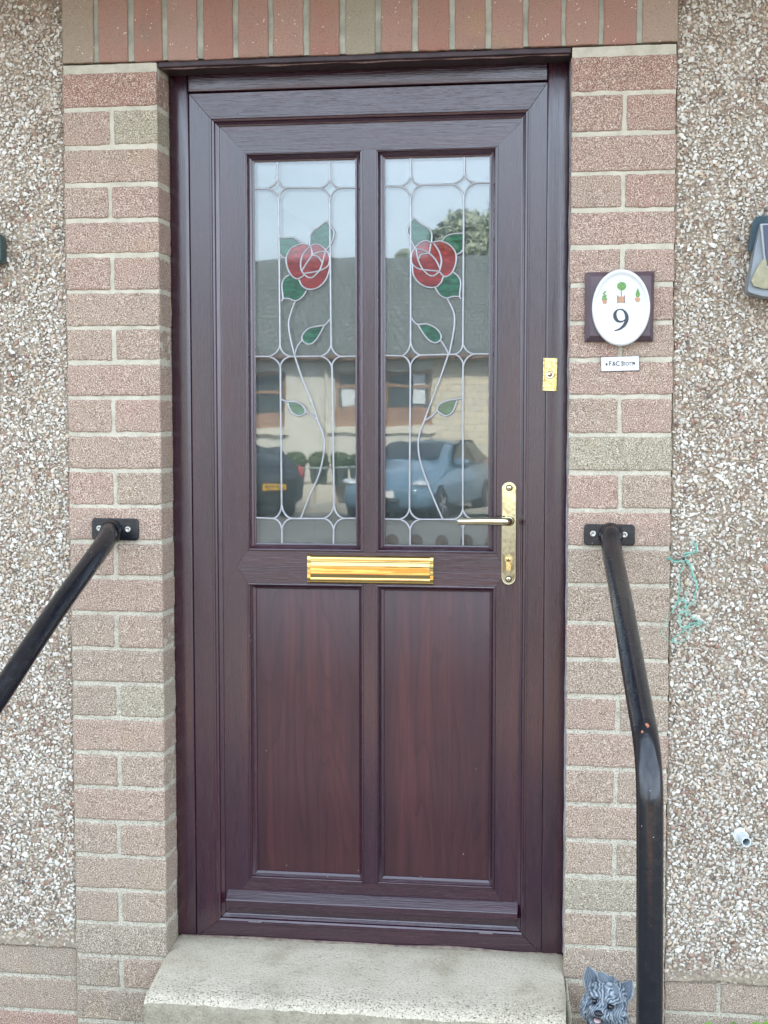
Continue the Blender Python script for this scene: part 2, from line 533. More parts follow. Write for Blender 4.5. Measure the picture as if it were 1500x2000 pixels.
def m_step():
    t = NT('concrete_step'); v = t.coord()
    g = t.noise(v, 210, 2, 0.7)
    big = t.noise(v, 7, 4, 0.6)
    vo = t.n('ShaderNodeTexVoronoi'); vo.inputs['Scale'].default_value = 170; t.l(v, vo.inputs['Vector'])
    sp = t.n('ShaderNodeSeparateXYZ'); t.l(v, sp.inputs[0])
    c = t.ramp(big, [(0.28, (0.36, 0.305, 0.22)), (0.48, (0.50, 0.44, 0.335)), (0.72, (0.57, 0.505, 0.395))])
    # worn nosing exposes the aggregate
    worn = t.math('ADD', t.math('MULTIPLY', sp.outputs['Y'], -9), 0.1, True)
    pit = t.ramp(g, [(0.37, 1.0), (0.42, 0.0)])
    c = t.mix(t.math('MULTIPLY', pit, t.math('ADD', worn, 0.45, True)), c, (0.12, 0.105, 0.08))
    c = t.mix(t.math('MULTIPLY', t.ramp(g, [(0.56, 0.0), (0.66, 1.0)]), t.math('ADD', worn, 0.1, True)), c, (0.74, 0.66, 0.52))
    # grime where the tread meets the frame
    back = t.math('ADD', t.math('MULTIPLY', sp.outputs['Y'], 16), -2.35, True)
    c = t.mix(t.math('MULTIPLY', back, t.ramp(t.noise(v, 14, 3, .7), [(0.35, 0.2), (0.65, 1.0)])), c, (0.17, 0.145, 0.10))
    foot = t.noise(v, 4.5, 4, 0.65)
    c = t.mix(t.ramp(foot, [(0.52, 0.0), (0.72, 0.45)]), c, (0.27, 0.245, 0.19))
    # mossy riser
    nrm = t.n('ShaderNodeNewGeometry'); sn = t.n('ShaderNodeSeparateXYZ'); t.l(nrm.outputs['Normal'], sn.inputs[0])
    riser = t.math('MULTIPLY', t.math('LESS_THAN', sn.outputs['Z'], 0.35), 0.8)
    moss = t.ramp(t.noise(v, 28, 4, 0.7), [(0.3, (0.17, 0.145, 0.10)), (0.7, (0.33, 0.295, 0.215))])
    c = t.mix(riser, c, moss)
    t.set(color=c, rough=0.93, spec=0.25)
    t.bump(t.math('ADD', g, t.math('MULTIPLY', t.noise(v, 90, 3), 0.6)), 0.9, 0.0035)
    return t.m
M_STEP = m_step()
# ================================================================== OUR HOUSE
ZK = [2.3272, 2.2395, 2.1561, 2.0743, 1.997, 1.9193, 1.8402, 1.7601, 1.6832, 1.6039, 1.5232, 1.4415, 1.3608, 1.2807, 1.2005, 1.1181, 1.0372, 0.9573, 0.879, 0.7981, 0.7188, 0.6387, 0.5594, 0.4799, 0.4016, 0.3242, 0.2467, 0.169, 0.091, 0.013]
XL0, XL1, XR0, XR1 = 0.0, 0.2155, 1.1161, 1.3337
FY = 0.0928                                   # front plane of the door frame
house = thing('house', 'pebbledashed house wall with a brick surround framing the door', 'house', (0.665, 0, 0))

def brick(mb, x0, x1, z0, z1, tone, seed, y1=0.12, step=0.0065):
    r = random.Random(seed)
    j = lambda a: (r.random() - .5) * a
    mb.rbox((x0 + j(.002), j(.0022), z0 + j(.002)), (x1 + j(.002), y1, z1 + j(.002)), 0.0040, step, 0, tone, amp=0.0015, nscale=95, seed=seed, skip=((1, 1),))

def pier(x0, x1, side):
    mb = MB()
    for k in range(1, 30):
        zt, zb = ZK[k - 1], ZK[k]
        zt -= 0.0105 if k == 1 else 0.0046
        zb += 0.0046
        zz = (zt + zb) / 2
        base = 0.18 + (2.3 - zz) * 0.24
        rr = random.Random(k * 31 + side)
        tone = lambda: min(0.76, max(0.06, base + rr.uniform(-.17, .17)))
        halves = (k % 2 == 0)
        tl, tr = tone(), tone()
        if side == 0:
            if k in (2, 18): tr = 0.93 if k == 2 else 0.86
            if k == 25: tl = 0.79
        else:
            if k == 11: tl = 0.9
            if k == 23: tl = 0.82
        if halves:
            xm = x0 + (x1 - x0) * 0.5 + rr.uniform(-.003, .003)
            brick(mb, x0, xm - .0046, zb, zt, tl, k * 7 + side)
            brick(mb, xm + .0046, x1, zb, zt, tr, k * 7 + side + 3)
        else:
            brick(mb, x0, x1, zb, zt, tl, k * 7 + side)
    # pointing: slightly behind the brick faces, rough
    mb.rbox((x0 + .0012,   .0034, 0.0), (x1 - .0014, .119, 2.3366), 0.001, 0.012, 1, 0.5, amp=0.0009, nscale=70, seed=side + 5, skip=((1, 1),))
    o = mb.build('brick_pier', [M_BRICK, M_MORTAR], house)
    return o
pier(XL0, XL1, 0)
pier(XR0, XR1, 1)
# soldier course over the door
mb = MB()
NS = 17; pitch = (XR1 - XL0) / NS
for i in range(NS):
    x0 = i * pitch + (0 if i == 0 else .006); x1 = (i + 1) * pitch - (0 if i == NS - 1 else .006)
    tn = random.uniform(0.0, 0.2)
    if i == 0: tn = 0.62
    if i == 8: tn = 0.80
    if i == 16: tn = 0.45
    r = random.Random(900 + i)
    mb.rbox((x0 + r.uniform(-.0015, .0015), r.uniform(-.002, .001), 2.3395 + r.uniform(-.002, .002)), (x1 + r.uniform(-.0015, .0015), 0.102, 2.553), 0.003, 0.0075, 0, tn, amp=0.0012, nscale=80, seed=900 + i, skip=((1, 1),))
mb.rbox((XL0 + .001, .0045, 2.3415), (XR1 - .001, .101, 2.556), 0.001, 0.014, 1, 0.5, amp=0.0014, nscale=70, seed=77, skip=((1, 1),))
mb.build('lintel_course', [M_SOLD, M_MORTAR2], house)
mb = MB(); mb.rbox((.2165, .006, 2.3270), (1.1150, .0885, 2.3385), .002, .05, 0, .5, amp=.0008, nscale=30, seed=3)
mb.build('lintel_lining', [simple('stained_lining_board', (.035, .018, .022), .5, nscale=25, namt=.4)], house)
mb = MB(); xs = np.linspace(.222, 1.11, 70)
mb.tube([(a, .020 + .002 * math.sin(a * 40), 2.3268 + .0008 * math.sin(a * 63)) for a in xs], [.0022 + .001 * math.sin(a * 29) for a in xs], 6, 0)
mb.build('lining_mastic', [simple('pinkish_mastic', (.20, .13, .12), .6, nscale=90, namt=.4)], house)
# two courses above the soldiers
mb = MB()
for row in range(1):
    z0 = 2.560 + row * .078
    for i in range(-1, 7):
        x0 = i * .2255 + (0.11 if row else 0) - .1
        a, b = max(x0, 0.0), min(x0 + .2155, XR1)
        if b - a > .03: brick(mb, a, b, z0, z0 + .067, random.uniform(.1, .4), 1200 + row * 20 + i, step=.02)
mb.box((XL0 + .001, .0025, 2.5565), (XR1 - .001, .10, 2.64), 1)
mb.build('upper_brickwork', [M_BRICK, M_MORTAR], house)

# pebbledash
WY = 0.0105
def pebbledash(x0, x1, zb, zt, xnear):
    mb = MB()
    # render coat, as a lumpy sheet with thickness
    nx = max(8, int((x1 - x0) / .012)); nz = int((zt - zb) / .012)
    X, Z = np.meshgrid(np.linspace(x0, x1, nx), np.linspace(zb, zt, nz), indexing='ij')
    P = np.stack([X.ravel(), np.zeros(X.size), Z.ravel()], 1)
    bell = np.clip((zb + .05 - P[:, 2]) / .05, 0, 1)
    P[:, 1] = WY - (vnoise(P * 55) - .5) * .005 - bell * .004
    P[:, 2] += (P[:, 2] < zb + .006) * (vnoise(P * 40 + 9) - .5) * .012
    a = np.arange(nx * nz).reshape(nx, nz)
    f = np.stack([a[:-1, :-1], a[1:, :-1], a[1:, 1:], a[:-1, 1:]], -1).reshape(-1, 4)
    mb.add(P, f.tolist(), 0, 0.5, True)
    mb.box((x0, WY + .003, zb - .004), (x1, .11, zt), 0)
    return mb.build('render_coat', [M_RENDER], house)
# unit stone: a 20-sided chip
bm = bmesh.new(); bmesh.ops.create_icosphere(bm, subdivisions=1, radius=1.0)
ICO_V = np.array([v.co[:] for v in bm.verts]); ICO_F = np.array([[v.index for v in f.verts] for f in bm.faces]); bm.free()
def pebbles(x0, x1, zb, zt, seed):
    g = np.random.default_rng(seed)
    P = []; S = []
    for pitch, smin, smax, prob in ((0.0090, 0.0034, 0.0063, 0.95), (0.0060, 0.0020, 0.0036, 0.90)):
        nx = int((x1 - x0) / pitch); nz = int((zt - zb) / pitch)
        ii, jj = np.meshgrid(np.arange(nx), np.arange(nz), indexing='ij')
        x = x0 + (ii + .5 + (jj % 2) * .5) * pitch + g.uniform(-.45, .45, ii.shape) * pitch
        z = zb + (jj + .5) * pitch + g.uniform(-.45, .45, ii.shape) * pitch
        bare = vnoise(np.stack([x.ravel() * 6, z.ravel() * 6, 0 * x.ravel() + seed], 1)).reshape(x.shape)
        low = np.clip((z - zb) / .035, 0.35, 1)
        keep = (g.random(ii.shape) < prob * low * np.clip(1.35 - bare * .75, .4, 1)) & (x > x0 + .002) & (x < x1 - .002)
        x, z = x[keep], z[keep]
        s = smin + (smax - smin) * g.random(len(x)) ** 1.7
        P.append(np.stack([x, np.full(len(x), WY) - s * .32 - (g.random(len(x)) * .0022), z], 1)); S.append(s)
    P = np.concatenate(P); S = np.concatenate(S); n = len(P)
    # a dozen template shapes, randomly turned
    V = np.zeros((n, 12, 3))
    base = ICO_V if len(ICO_V) == 12 else ICO_V[:12]
    jit = g.uniform(.62, 1.25, (n, 12, 1))
    V = base[None] * jit
    el = np.stack([g.uniform(.75, 1.45, n), g.uniform(.45, .75, n), g.uniform(.6, 1.0, n)], 1)
    V = V * el[:, None, :]
    th = g.uniform(0, pi, n); c, s_ = np.cos(th), np.sin(th)
    tl = g.uniform(-.5, .5, n); ct, st = np.cos(tl), np.sin(tl)
    x = V[..., 0] * c[:, None] - V[..., 2] * s_[:, None]; z = V[..., 0] * s_[:, None] + V[..., 2] * c[:, None]; y = V[..., 1]
    y2 = y * ct[:, None] - z * st[:, None] * .5
    V = np.stack([x, y2, z], -1) * S[:, None, None] + P[:, None, :]
    tone = g.random(n)
    big = S > .0058
    patch = vnoise(np.stack([P[:, 0] * 9, P[:, 2] * 9, 0 * S + 3 + seed], 1))
    tone = np.where(big, tone * .93, tone * .99)
    low_ = np.clip((zb + .07 - P[:, 2]) / .07, 0, 1)
    tone = np.clip(tone + (patch - .5) * .22 * (tone > .1) + low_ * .35 * (tone < .6), 0, 1)
    faces = (ICO_F[None] + (np.arange(n) * 12)[:, None, None]).reshape(-1, 3)
    me = bpy.data.meshes.new('stone_chips')
    V = V.reshape(-1, 3) - np.array(house.location)
    me.vertices.add(len(V)); me.vertices.foreach_set('co', V.astype(np.float32).ravel())
    me.loops.add(len(faces) * 3); me.loops.foreach_set('vertex_index', faces.astype(np.int32).ravel())
    me.polygons.add(len(faces)); me.polygons.foreach_set('loop_start', np.arange(0, len(faces) * 3, 3, dtype=np.int32))
    me.update(calc_edges=True)
    me.polygons.foreach_set('use_smooth', np.zeros(len(faces), dtype=bool))
    at = me.attributes.new('tone', 'FLOAT', 'POINT'); at.data.foreach_set('value', np.repeat(tone, 12).astype(np.float32))
    me.materials.append(M_PEB)
    return me
DASH = []
for (x0, x1, zb, seed) in ((-0.62, XL0 - .001, 0.338, 4), (XR1 + .001, 2.02, 0.336, 8)):
    o = pebbledash(x0, x1, zb, 2.62, 0)
    o.name = 'pebbledash'
    me = pebbles(x0, x1, zb - .002, 2.60, seed)
    p = bpy.data.objects.new('stone_chips', me); COL.objects.link(p); p.parent = o; ORG[p] = ORG[house]
    props(p, kind='stuff')
# brick plinth below the dash
def plinth(x0, x1, rows, joints, seed):
    mb = MB()
    for i, (zt, zb) in enumerate(rows):
        js = joints[i]
        xs = [x0] + [j for j in js if x0 + .02 < j < x1 - .02] + [x1]
        for a, b in zip(xs[:-1], xs[1:]):
            mb.rbox((a + (.0046 if a > x0 else 0), .014, zb + .0046), (b - (.0046 if b < x1 else 0), .11, zt - .0046), .0038, .009, 0, random.uniform(.55, .78) if i < 2 else .12, amp=.0012, nscale=90, seed=seed + i * 9 + int(a * 50), skip=((1, 1),))
    mb.rbox((x0, .0175, 0), (x1, .109, rows[0][0] - .002), .001, .014, 1, .5, amp=.001, nscale=70, seed=seed, skip=((1, 1),))
    return mb.build('brick_plinth', [M_BRICK, M_MORTAR], house)
zl = [.337, .261, .179, .098, .016]
plinth(-0.62, XL0 - .001, list(zip(zl[:-1], zl[1:])), [[-.113 - .2255 * k for k in range(3)], [-.2255 * k for k in range(1, 3)]] * 2, 40)
zr = [.334, .2597, .178, .097, .015]
plinth(XR1 + .001, 2.02, list(zip(zr[:-1], zr[1:])), [[1.451 + .2255 * k for k in range(3)], [1.60 + .2255 * k for k in range(2)]] * 2, 90)

# the rest of the house, outside the picture: side walls, roof and hall behind the door
M_ROOF = simple('roof_tiles', (0.10, 0.085, 0.08), 0.85, nscale=12, namt=.35)
M_WHITE = simple('white_gloss', (0.78, 0.78, 0.76), 0.35)
M_PLASTER = simple('hall_plaster', (0.50, 0.47, 0.42), 0.9)
mb = MB()
H0 = 2.62
mb.box((-5.0, .03, 0), (-0.62, .25, H0)); mb.box((2.02, .03, 0), (6.0, .25, H0))
mb.box((-0.62, .122, 0), (0.2, .25, H0)); mb.box((1.13, .122, 0), (2.02, .25, H0)); mb.box((0.2, .122, 2.345), (1.13, .25, H0))
mb.box((-5.0, .25, 0), (-4.8, 7.0, H0)); mb.box((5.8, .25, 0), (6.0, 7.0, H0)); mb.box((-5.0, 7.0, 0), (6.0, 7.2, H0))
mb.build('outer_wall', [M_RENDER], house)
mb = MB()
v = [(-5.3, -.50, 2.60), (6.3, -.50, 2.60), (6.3, 3.6, 4.55), (-5.3, 3.6, 4.55), (-5.3, 7.5, 2.60), (6.3, 7.5, 2.60)]
v2 = [(a, b, c + .09) for a, b, c in v]
mb.add(v + v2, [(0, 3, 2, 1), (3, 4, 5, 2), (6, 7, 8, 9), (9, 8, 11, 10), (0, 1, 7, 6), (4, 10, 11, 5), (0, 6, 9, 3), (3, 9, 10, 4), (1, 2, 8, 7), (2, 5, 11, 8)], 0, .5, False)
roof = mb.build('roof', [M_ROOF], house)
mb = MB(); mb.box((-5.2, -.49, 2.585), (6.2, .02, 2.60)); mb.box((-5.2, -.515, 2.56), (6.2, -.49, 2.70)); mb.build('soffit', [M_WHITE], roof)
mb = MB()
mb.add([(-.1, .25, .35), (1.45, .25, .35), (1.45, 3.6, .35), (-.1, 3.6, .35), (-.1, .25, 2.45), (1.45, .25, 2.45), (1.45, 3.6, 2.45), (-.1, 3.6, 2.45)],
       [(0, 1, 2, 3), (4, 7, 6, 5), (0, 3, 7, 4), (1, 5, 6, 2), (3, 2, 6, 7)], 0, .5, False)
mb.build('hallway', [M_PLASTER], house)

# ================================================================== STEP
step = MB()
def step_sheet():
    mb = MB()
    nx, ny = 120, 46
    xs = np.linspace(0, 1, nx); ts = np.linspace(0, 1, ny)
    V = []
    for x in xs:
        for t in ts:
            V.append((x, t, 0))
    A = np.array(V)
    out = np.zeros_like(A)
    # t: 0 back (under the frame) .. 0.62 nosing .. 1 foot of the riser
    t = A[:, 1]
    y_top = .092 - (t / .62) * .287
    s = np.clip((t - .62) / .38, 0, 1)
    r = .016
    out[:, 1] = np.where(t <= .62, np.maximum(y_top, -.195), -.195)
    out[:, 2] = np.where(t <= .62, .348 - (.092 - out[:, 1]) * .108, .317 - s * .165)
    # rounded nosing
    dn = np.exp(-((t - .62) / .035) ** 2)
    out[:, 2] -= dn * .006; out[:, 1] += dn * .005
    ynorm = np.clip((.092 - out[:, 1]) / .287, 0, 1)
    xl = .2157 + .006 * np.clip((ynorm - .33) / .67, 0, 1); xr = 1.1158 + .0055 * np.clip((ynorm - .33) / .3, 0, 1)
    out[:, 0] = xl + (xr - xl) * A[:, 0]
    nn = vnoise(out * 34) - .5; n2 = vnoise(out * 120 + 4) - .5
    wear = .3 + 1.4 * np.clip((ynorm - .5) * 2, 0, 1)
    out[:, 2] += (nn * .003 + n2 * .0018) * wear
    out[:, 1] += (nn * .006 + n2 * .003) * np.clip((t - .5) * 4, 0, 1)
    edge = np.minimum(A[:, 0], 1 - A[:, 0]) * 60
    out[:, 2] -= np.clip(1 - edge, 0, 1) ** 2 * .004
    a = np.arange(nx * ny).reshape(nx, ny)
    f = np.stack([a[:-1, 1:], a[1:, 1:], a[1:, :-1], a[:-1, :-1]], -1).reshape(-1, 4)
    mb.add(out, f.tolist(), 0, .5, True)
    # side skirts
    for i, flip in ((0, False), (nx - 1, True)):
        top = out[a[i]]; bot = top.copy(); bot[:, 2] = .152
        m = len(top); V2 = np.concatenate([top, bot])
        fs = [(k, k + 1, m + k + 1, m + k) for k in range(m - 1)]
        mb.add(V2, [q[::-1] for q in fs] if flip else fs, 0, .5, True)
    # lower tread, below the picture
    mb.rbox((.16, -.56, .0), (1.22, -.004, .153), .012, .03, 0, .5, amp=.002, nscale=30)
    return mb
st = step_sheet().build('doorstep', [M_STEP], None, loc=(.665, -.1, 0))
props(st, 'worn pale concrete doorstep below the front door', 'step')
# mortar fillet beside the step
mb = MB()
pts = [(1.1215, -.004, .33), (1.1225, -.004, .30), (1.1255, -.003, .27), (1.128, -.003, .24), (1.122, -.003, .20), (1.120, -.003, .16)]
mb.tube(pts, [.004, .007, .011, .014, .010, .008], 8, 0, squash=.5)
mb.build('mortar_fillet', [M_MORTAR], st)

# ================================================================== DOOR FRAME
frame = thing('door_frame', 'mahogany effect outer frame fixed inside the brick opening', 'door frame', (.665, FY, .348))
def seg(mb, rect_o, prof, side, mats=(0, 1), cut=.0005):
    """one mitred side of a rectangular moulding. rect_o=(x0,x1,z0,z1); prof=[(inset,y)]"""
    x0, x1, z0, z1 = rect_o
    V = []
    for ins, y in prof:
        a, b, c, d = x0 + ins, x1 - ins, z0 + ins, z1 - ins
        e = cut * 1.4
        if side == 'top': V += [(a + e, y, d), (b - e, y, d)]
        elif side == 'bottom': V += [(a + e, y, c), (b - e, y, c)]
        elif side == 'left': V += [(a, y, c + e), (a, y, d - e)]
        else: V += [(b, y, c + e), (b, y, d - e)]
    n = len(prof)
    Fs = []
    for i in range(n - 1):
        q = (2 * i, 2 * i + 1, 2 * i + 3, 2 * i + 2)
        if side in ('bottom', 'right'): Fs.append(q)
        else: Fs.append(q[::-1])
    mb.add(V, Fs, mats[1] if side in ('top', 'bottom') else mats[0], .5, False)
def moulding(rect, prof, parent, name, sides=('left', 'right', 'top', 'bottom')):
    for sd in sides:
        mb = MB(); seg(mb, rect, prof, sd)
        yield mb, sd
# main frame ring: face, fine lip, ovolo bead
FR = (.2625, 1.0639, .346, 2.287)
prof_f = [(0, FY + .03), (0, FY), (.0448, FY), (.0450, FY + .0006), (.0462, FY + .0006), (.0466, FY - .0012), (.0500, FY - .0012), (.0515, FY + .0008), (.0555, FY + .0025), (.0575, FY + .0075), (.0625, FY + .0115), (.0650, FY + .0125), (.0652, FY + .0170), (.0680, FY + .0175), (.0682, FY + .045)]
def shift(prof, s): return [(a * s, y) for a, y in prof]
names = {'left': 'frame_jamb', 'right': 'frame_jamb', 'top': 'frame_head', 'bottom': 'frame_sill'}
def frame_side(sd):
    x0, x1, z0, z1 = FR
    pr = list(prof_f)
    if sd == 'right': pr = [(a if a < .03 else a - .0095, y) for a, y in pr]
    return pr
# profile positions per side (measured): jamb face 45 mm left, 35 mm right, head 51 mm, sill 35 mm
ins = {'left': .0448, 'right': .0353, 'top': .0510, 'bottom': .0350}
def frame_pts():
    """outer / inner rectangles with differing widths per side"""
    x0, x1, z0, z1 = FR
    for i in range(len(prof_f)):
        a, y = prof_f[i]
        def f(sd): return a if a == 0 else ins[sd] + (a - .0448)
        yield (x0 + f('left'), x1 - f('right'), z0 + f('bottom'), z1 - f('top'), y)
rings = list(frame_pts())
def ring_side(rings, sd, cut=.0005, vm=0, hm=1):
    mb = MB(); V = []
    for a, b, c, d, y in rings:
        e = cut * 1.4
        if sd == 'top': V += [(a + e, y, d), (b - e, y, d)]
        elif sd == 'bottom': V += [(a + e, y, c), (b - e, y, c)]
        elif sd == 'left': V += [(a, y, c + e), (a, y, d - e)]
        else: V += [(b, y, c + e), (b, y, d - e)]
    Fs = []
    for i in range(len(rings) - 1):
        q = (2 * i, 2 * i + 1, 2 * i + 3, 2 * i + 2)
        Fs.append(q if sd in ('bottom', 'right') else q[::-1])
    mb.add(V, Fs, hm if sd in ('top', 'bottom') else vm, .5, False)
    return mb
for sd in ('left', 'right', 'top', 'bottom'):
    ring_side(rings, sd).build(names[sd], [M_WV, M_WH], frame)
# near-black backing, stands in for shade in the mitre seams and leaf gap
mb = MB()
mb.box((.205, FY + .055, .35), (1.118, FY + .060, .40)); mb.box((.205, FY + .055, 2.14), (1.118, FY + .060, 2.34))
mb.box((.205, FY + .055, .40), (.37, FY + .060, 2.14)); mb.box((.98, FY + .055, .40), (1.118, FY + .060, 2.14))
mb.build('gap_backing', [M_GAP], frame)
# cover strips up both sides and over the head
def strip(x0, x1, z0, z1, y, rnd, mat, name):
    mb = MB(); mb.rbox((x0, y, z0), (x1, FY + .03, z1), rnd, .2, 0, .5, skip=((1, 1),))
    return mb.build(name, [mat], frame)
strip(.2140, .2618, .3475, 2.336, FY - .004, .009, M_WV, 'cover_strip')
strip(1.0647, 1.1156, .349, 2.336, FY - .006, .004, M_WV, 'cover_strip')
strip(.2625, 1.0640, 2.290, 2.336, FY - .010, .0015, M_WH, 'cover_strip')
# sealant and mastic lines
mb = MB()
z = np.linspace(.36, 2.33, 90)
mb.tube([(1.1158 + .0004 * math.sin(a * 37) + .0003 * math.sin(a * 13), .072 + .01 * math.sin(a * 9), a) for a in z], [.0036 + .0005 * math.sin(a * 61) for a in z], 8, 0)
mb.build('sealant_line', [M_SEAL], frame)
mb = MB()
xs = np.linspace(.225, 1.10, 60)
mb.tube([(a, FY - .003 + .001 * math.sin(a * 31), .3475 + .0012 * math.sin(a * 23)) for a in xs], [.0045 + .0015 * math.sin(a * 17) for a in xs], 8, 0)
mb.build('mastic_line', [M_MAST], frame)
mb = MB(); p = PY(1118, 184, .02); mb.tube([(1.1165, .012, p.z + .008), (1.1170, .010, p.z), (1.1168, .012, p.z - .007)], [.0012, .0026, .0014], 6, 0)
mb.build('foam_blob', [simple('orange_foam', (.62, .33, .07), .7)], frame)
# drain slots in the sill
for (u, vv) in ((498, 1801), (949, 1823)):
    x, z = XZ(u, vv, FY)
    mb = MB(); mb.rbox((x - .0155, FY - .0012, z - .0012), (x + .0155, FY + .004, z + .0012), .0006, .02)
    mb.build('drain_slot', [simple('slot_highlight', (.17, .14, .15), .35)], frame)  # paler bar, the slot's highlight is put into its colour

# ================================================================== DOOR LEAF
SY = FY + .0165                               # face of the leaf
door = thing('front_door', 'dark mahogany half glazed front door with leaded rose panes', 'door', (.672, SY, .40))
LX0, LX1, LZ0, LZ1 = .3300, 1.0150, .3990, 2.2150
GZ0, GZ1 = 1.2712, 2.1384
BEAD_Y = [(0, .0), (.0004, -.0022), (.0030, -.0026), (.0036, -.0008), (.0052, -.0004), (.0062, .0030), (.0100, .0085), (.0140, .0118), (.0146, .0150), (.0180, .0160), (.0182, .024)]
def bead(rect_out, w_, parent, panel_y=None):
    x0, x1, z0, z1 = rect_out
    wl, wr, wt, wb = w_
    rr = []
    for a, dy in BEAD_Y:
        k = a / .0180
        rr.append((x0 + wl * k, x1 - wr * k, z0 + wb * k, z1 - wt * k, SY + dy))
    for sd in ('left', 'right', 'top', 'bottom'):
        ring_side(rr, sd, .0003).build('bead_moulding', [M_WV, M_WH], parent)
# face members, mitred like the real welded sash: polygons with depth
def member(poly, mat, name):
    mb = MB(); mb.plate([poly], SY, SY + .03, 0); return mb.build(name, [mat], door)
gl0, gl1, gr0, gr1 = .3842, .6552, .6830, .9567      # outer edges of the bead openings
bt, bb = 2.1575, 1.2540
pt, pb = 1.1800, .4830
c = .0005
mz = (bb + pt) / 2
hm = .0245
# left stile (notched by the mid rail's arrow end), right stile, rails, muntins
member([(LX0, LZ0), (gl0 - c, pb - (0) + 0.0), (gl0 - c, pt), (gl0 - hm, mz), (gl0 - c, bb), (gl0 - c, bt + c), (LX0, LZ1 - c)], M_WV, 'stile')
member([(LX1, LZ0), (LX1, LZ1 - c), (gr1 + c, bt + c), (gr1 + c, bb), (gr1 + hm, mz), (gr1 + c, pt), (gr1 + c, pb)], M_WV, 'stile')
member([(LX0 + c, LZ1), (gl0, bt), (gr1, bt), (LX1 - c, LZ1)], M_WH, 'top_rail')
member([(LX0 + .001, LZ0), (LX1 - .001, LZ0), (gr1, pb), (gl0, pb)], M_WH, 'bottom_rail')
member([(gl0, bb), (gl0 - hm + c * 1.5, mz), (gl0, pt), (gr1, pt), (gr1 + hm - c * 1.5, mz), (gr1, bb)], M_WH, 'middle_rail')
member([(gl1, bb + .0003), (gr0, bb + .0003), (gr0, bt - .0003), (gl1, bt - .0003)], M_WV, 'muntin')
member([(gl1, pb + .0003), (gr0, pb + .0003), (gr0, pt - .0003), (gl1, pt - .0003)], M_WV, 'muntin')
# edge return of the leaf
mb = MB()
for a, b in (((LX0, SY + .0301, LZ0), (LX0 + .01, SY + .036, LZ1)), ((LX1 - .01, SY + .0301, LZ0), (LX1, SY + .036, LZ1))): mb.box(a, b)
mb.build('door_edge', [M_GAP], door)
bead((gl0, gl1, bb, bt), (.0185, .0200, .0190, .0172), door)
bead((gr0, gr1, bb, bt), (.0200, .0195, .0190, .0165), door)
bead((gl0, gl1, pb, pt), (.0225, .0152, .0178, .0225), door)
bead((gr0, gr1, pb, pt), (.0225, .0182, .0178, .0225), door)
for (a, b) in ((gl0 + .010, gl1 - .008), (gr0 + .010, gr1 - .008)):
    mb = MB(); mb.rbox((a, SY + .0145, pb + .010), (b, SY + .024, pt - .008), .001, .2, skip=((1, 1),)); mb.build('door_panel', [M_WP], door)
# weather bar
mb = MB()
wx0, wx1 = .3335, 1.0100
zt_, zb_ = .4560, .4215
prof = [(SY, zt_ + .002), (SY - .003, zt_ + .001), (SY - .0215, zt_ - .0165), (SY - .0225, zt_ - .0185), (SY - .0225, zb_ + .001), (SY - .0210, zb_), (SY, zb_)]
V = [(wx0, y, z) for y, z in prof] + [(wx1, y, z) for y, z in prof]
n = len(prof)
mb.add(V, [(i, i + 1, n + i + 1, n + i) for i in range(n - 1)] + [tuple(range(n))[::-1], tuple(range(n, 2 * n))], 0, .5, False)
mb.build('weather_bar', [M_WH], door)

mb = MB(); rd = random.Random(4)
for (u, vv) in ((449, 1738), (1007, 1759), (484, 1222), (488, 1241), (490, 1250), (402, 1202), (358, 1678), (700, 1700), (905, 1668), (560, 1690), (822, 1712), (640, 1712), (520, 1466), (930, 1502)):
    x, z = XZ(u, vv, SY)
    r_ = rd.uniform(.0007, .0013)
    mb.add(ICO_V * r_ + np.array((x, SY - .0006 - (.0 if vv < 1730 else .004), z)), ICO_F.tolist(), 0, .5, True)
props(mb.build('dust_specks', [M_DUST], door), kind='stuff')
# ---- glazing
def glass_pane(x0, x1, outline_name='glass_pane'):
    mb = MB(); mb.box((x0 - .006, GY, GZ0 - .006), (x1 + .006, GY + .004, GZ1 + .006))
    pane = mb.build(outline_name, [M_GLASS], door)
    mb = MB(); mb.box((x0 - .006, GY + .020, GZ0 - .006), (x1 + .006, GY + .024, GZ1 + .006))
    mb.build('inner_pane', [M_GLASS2], pane)
    mb = MB()
    a, b, c_, d = x0 - .004, x1 + .004, GZ0 - .004, GZ1 + .004
    y0, y1 = GY + .0045, GY + .0195
    mb.box((a - .006, y0, c_ - .006), (a, y1, d + .006)); mb.box((b, y0, c_ - .006), (b + .006, y1, d + .006))
    mb.box((a, y0, c_ - .006), (b, y1, c_)); mb.box((a, y0, d), (b, y1, d + .006))
    mb.build('spacer_bar', [simple('spacer', (.45, .45, .45), .5)], pane)
    return pane
paneL = glass_pane(.4027, .6352)
paneR = glass_pane(.7030, .9372)

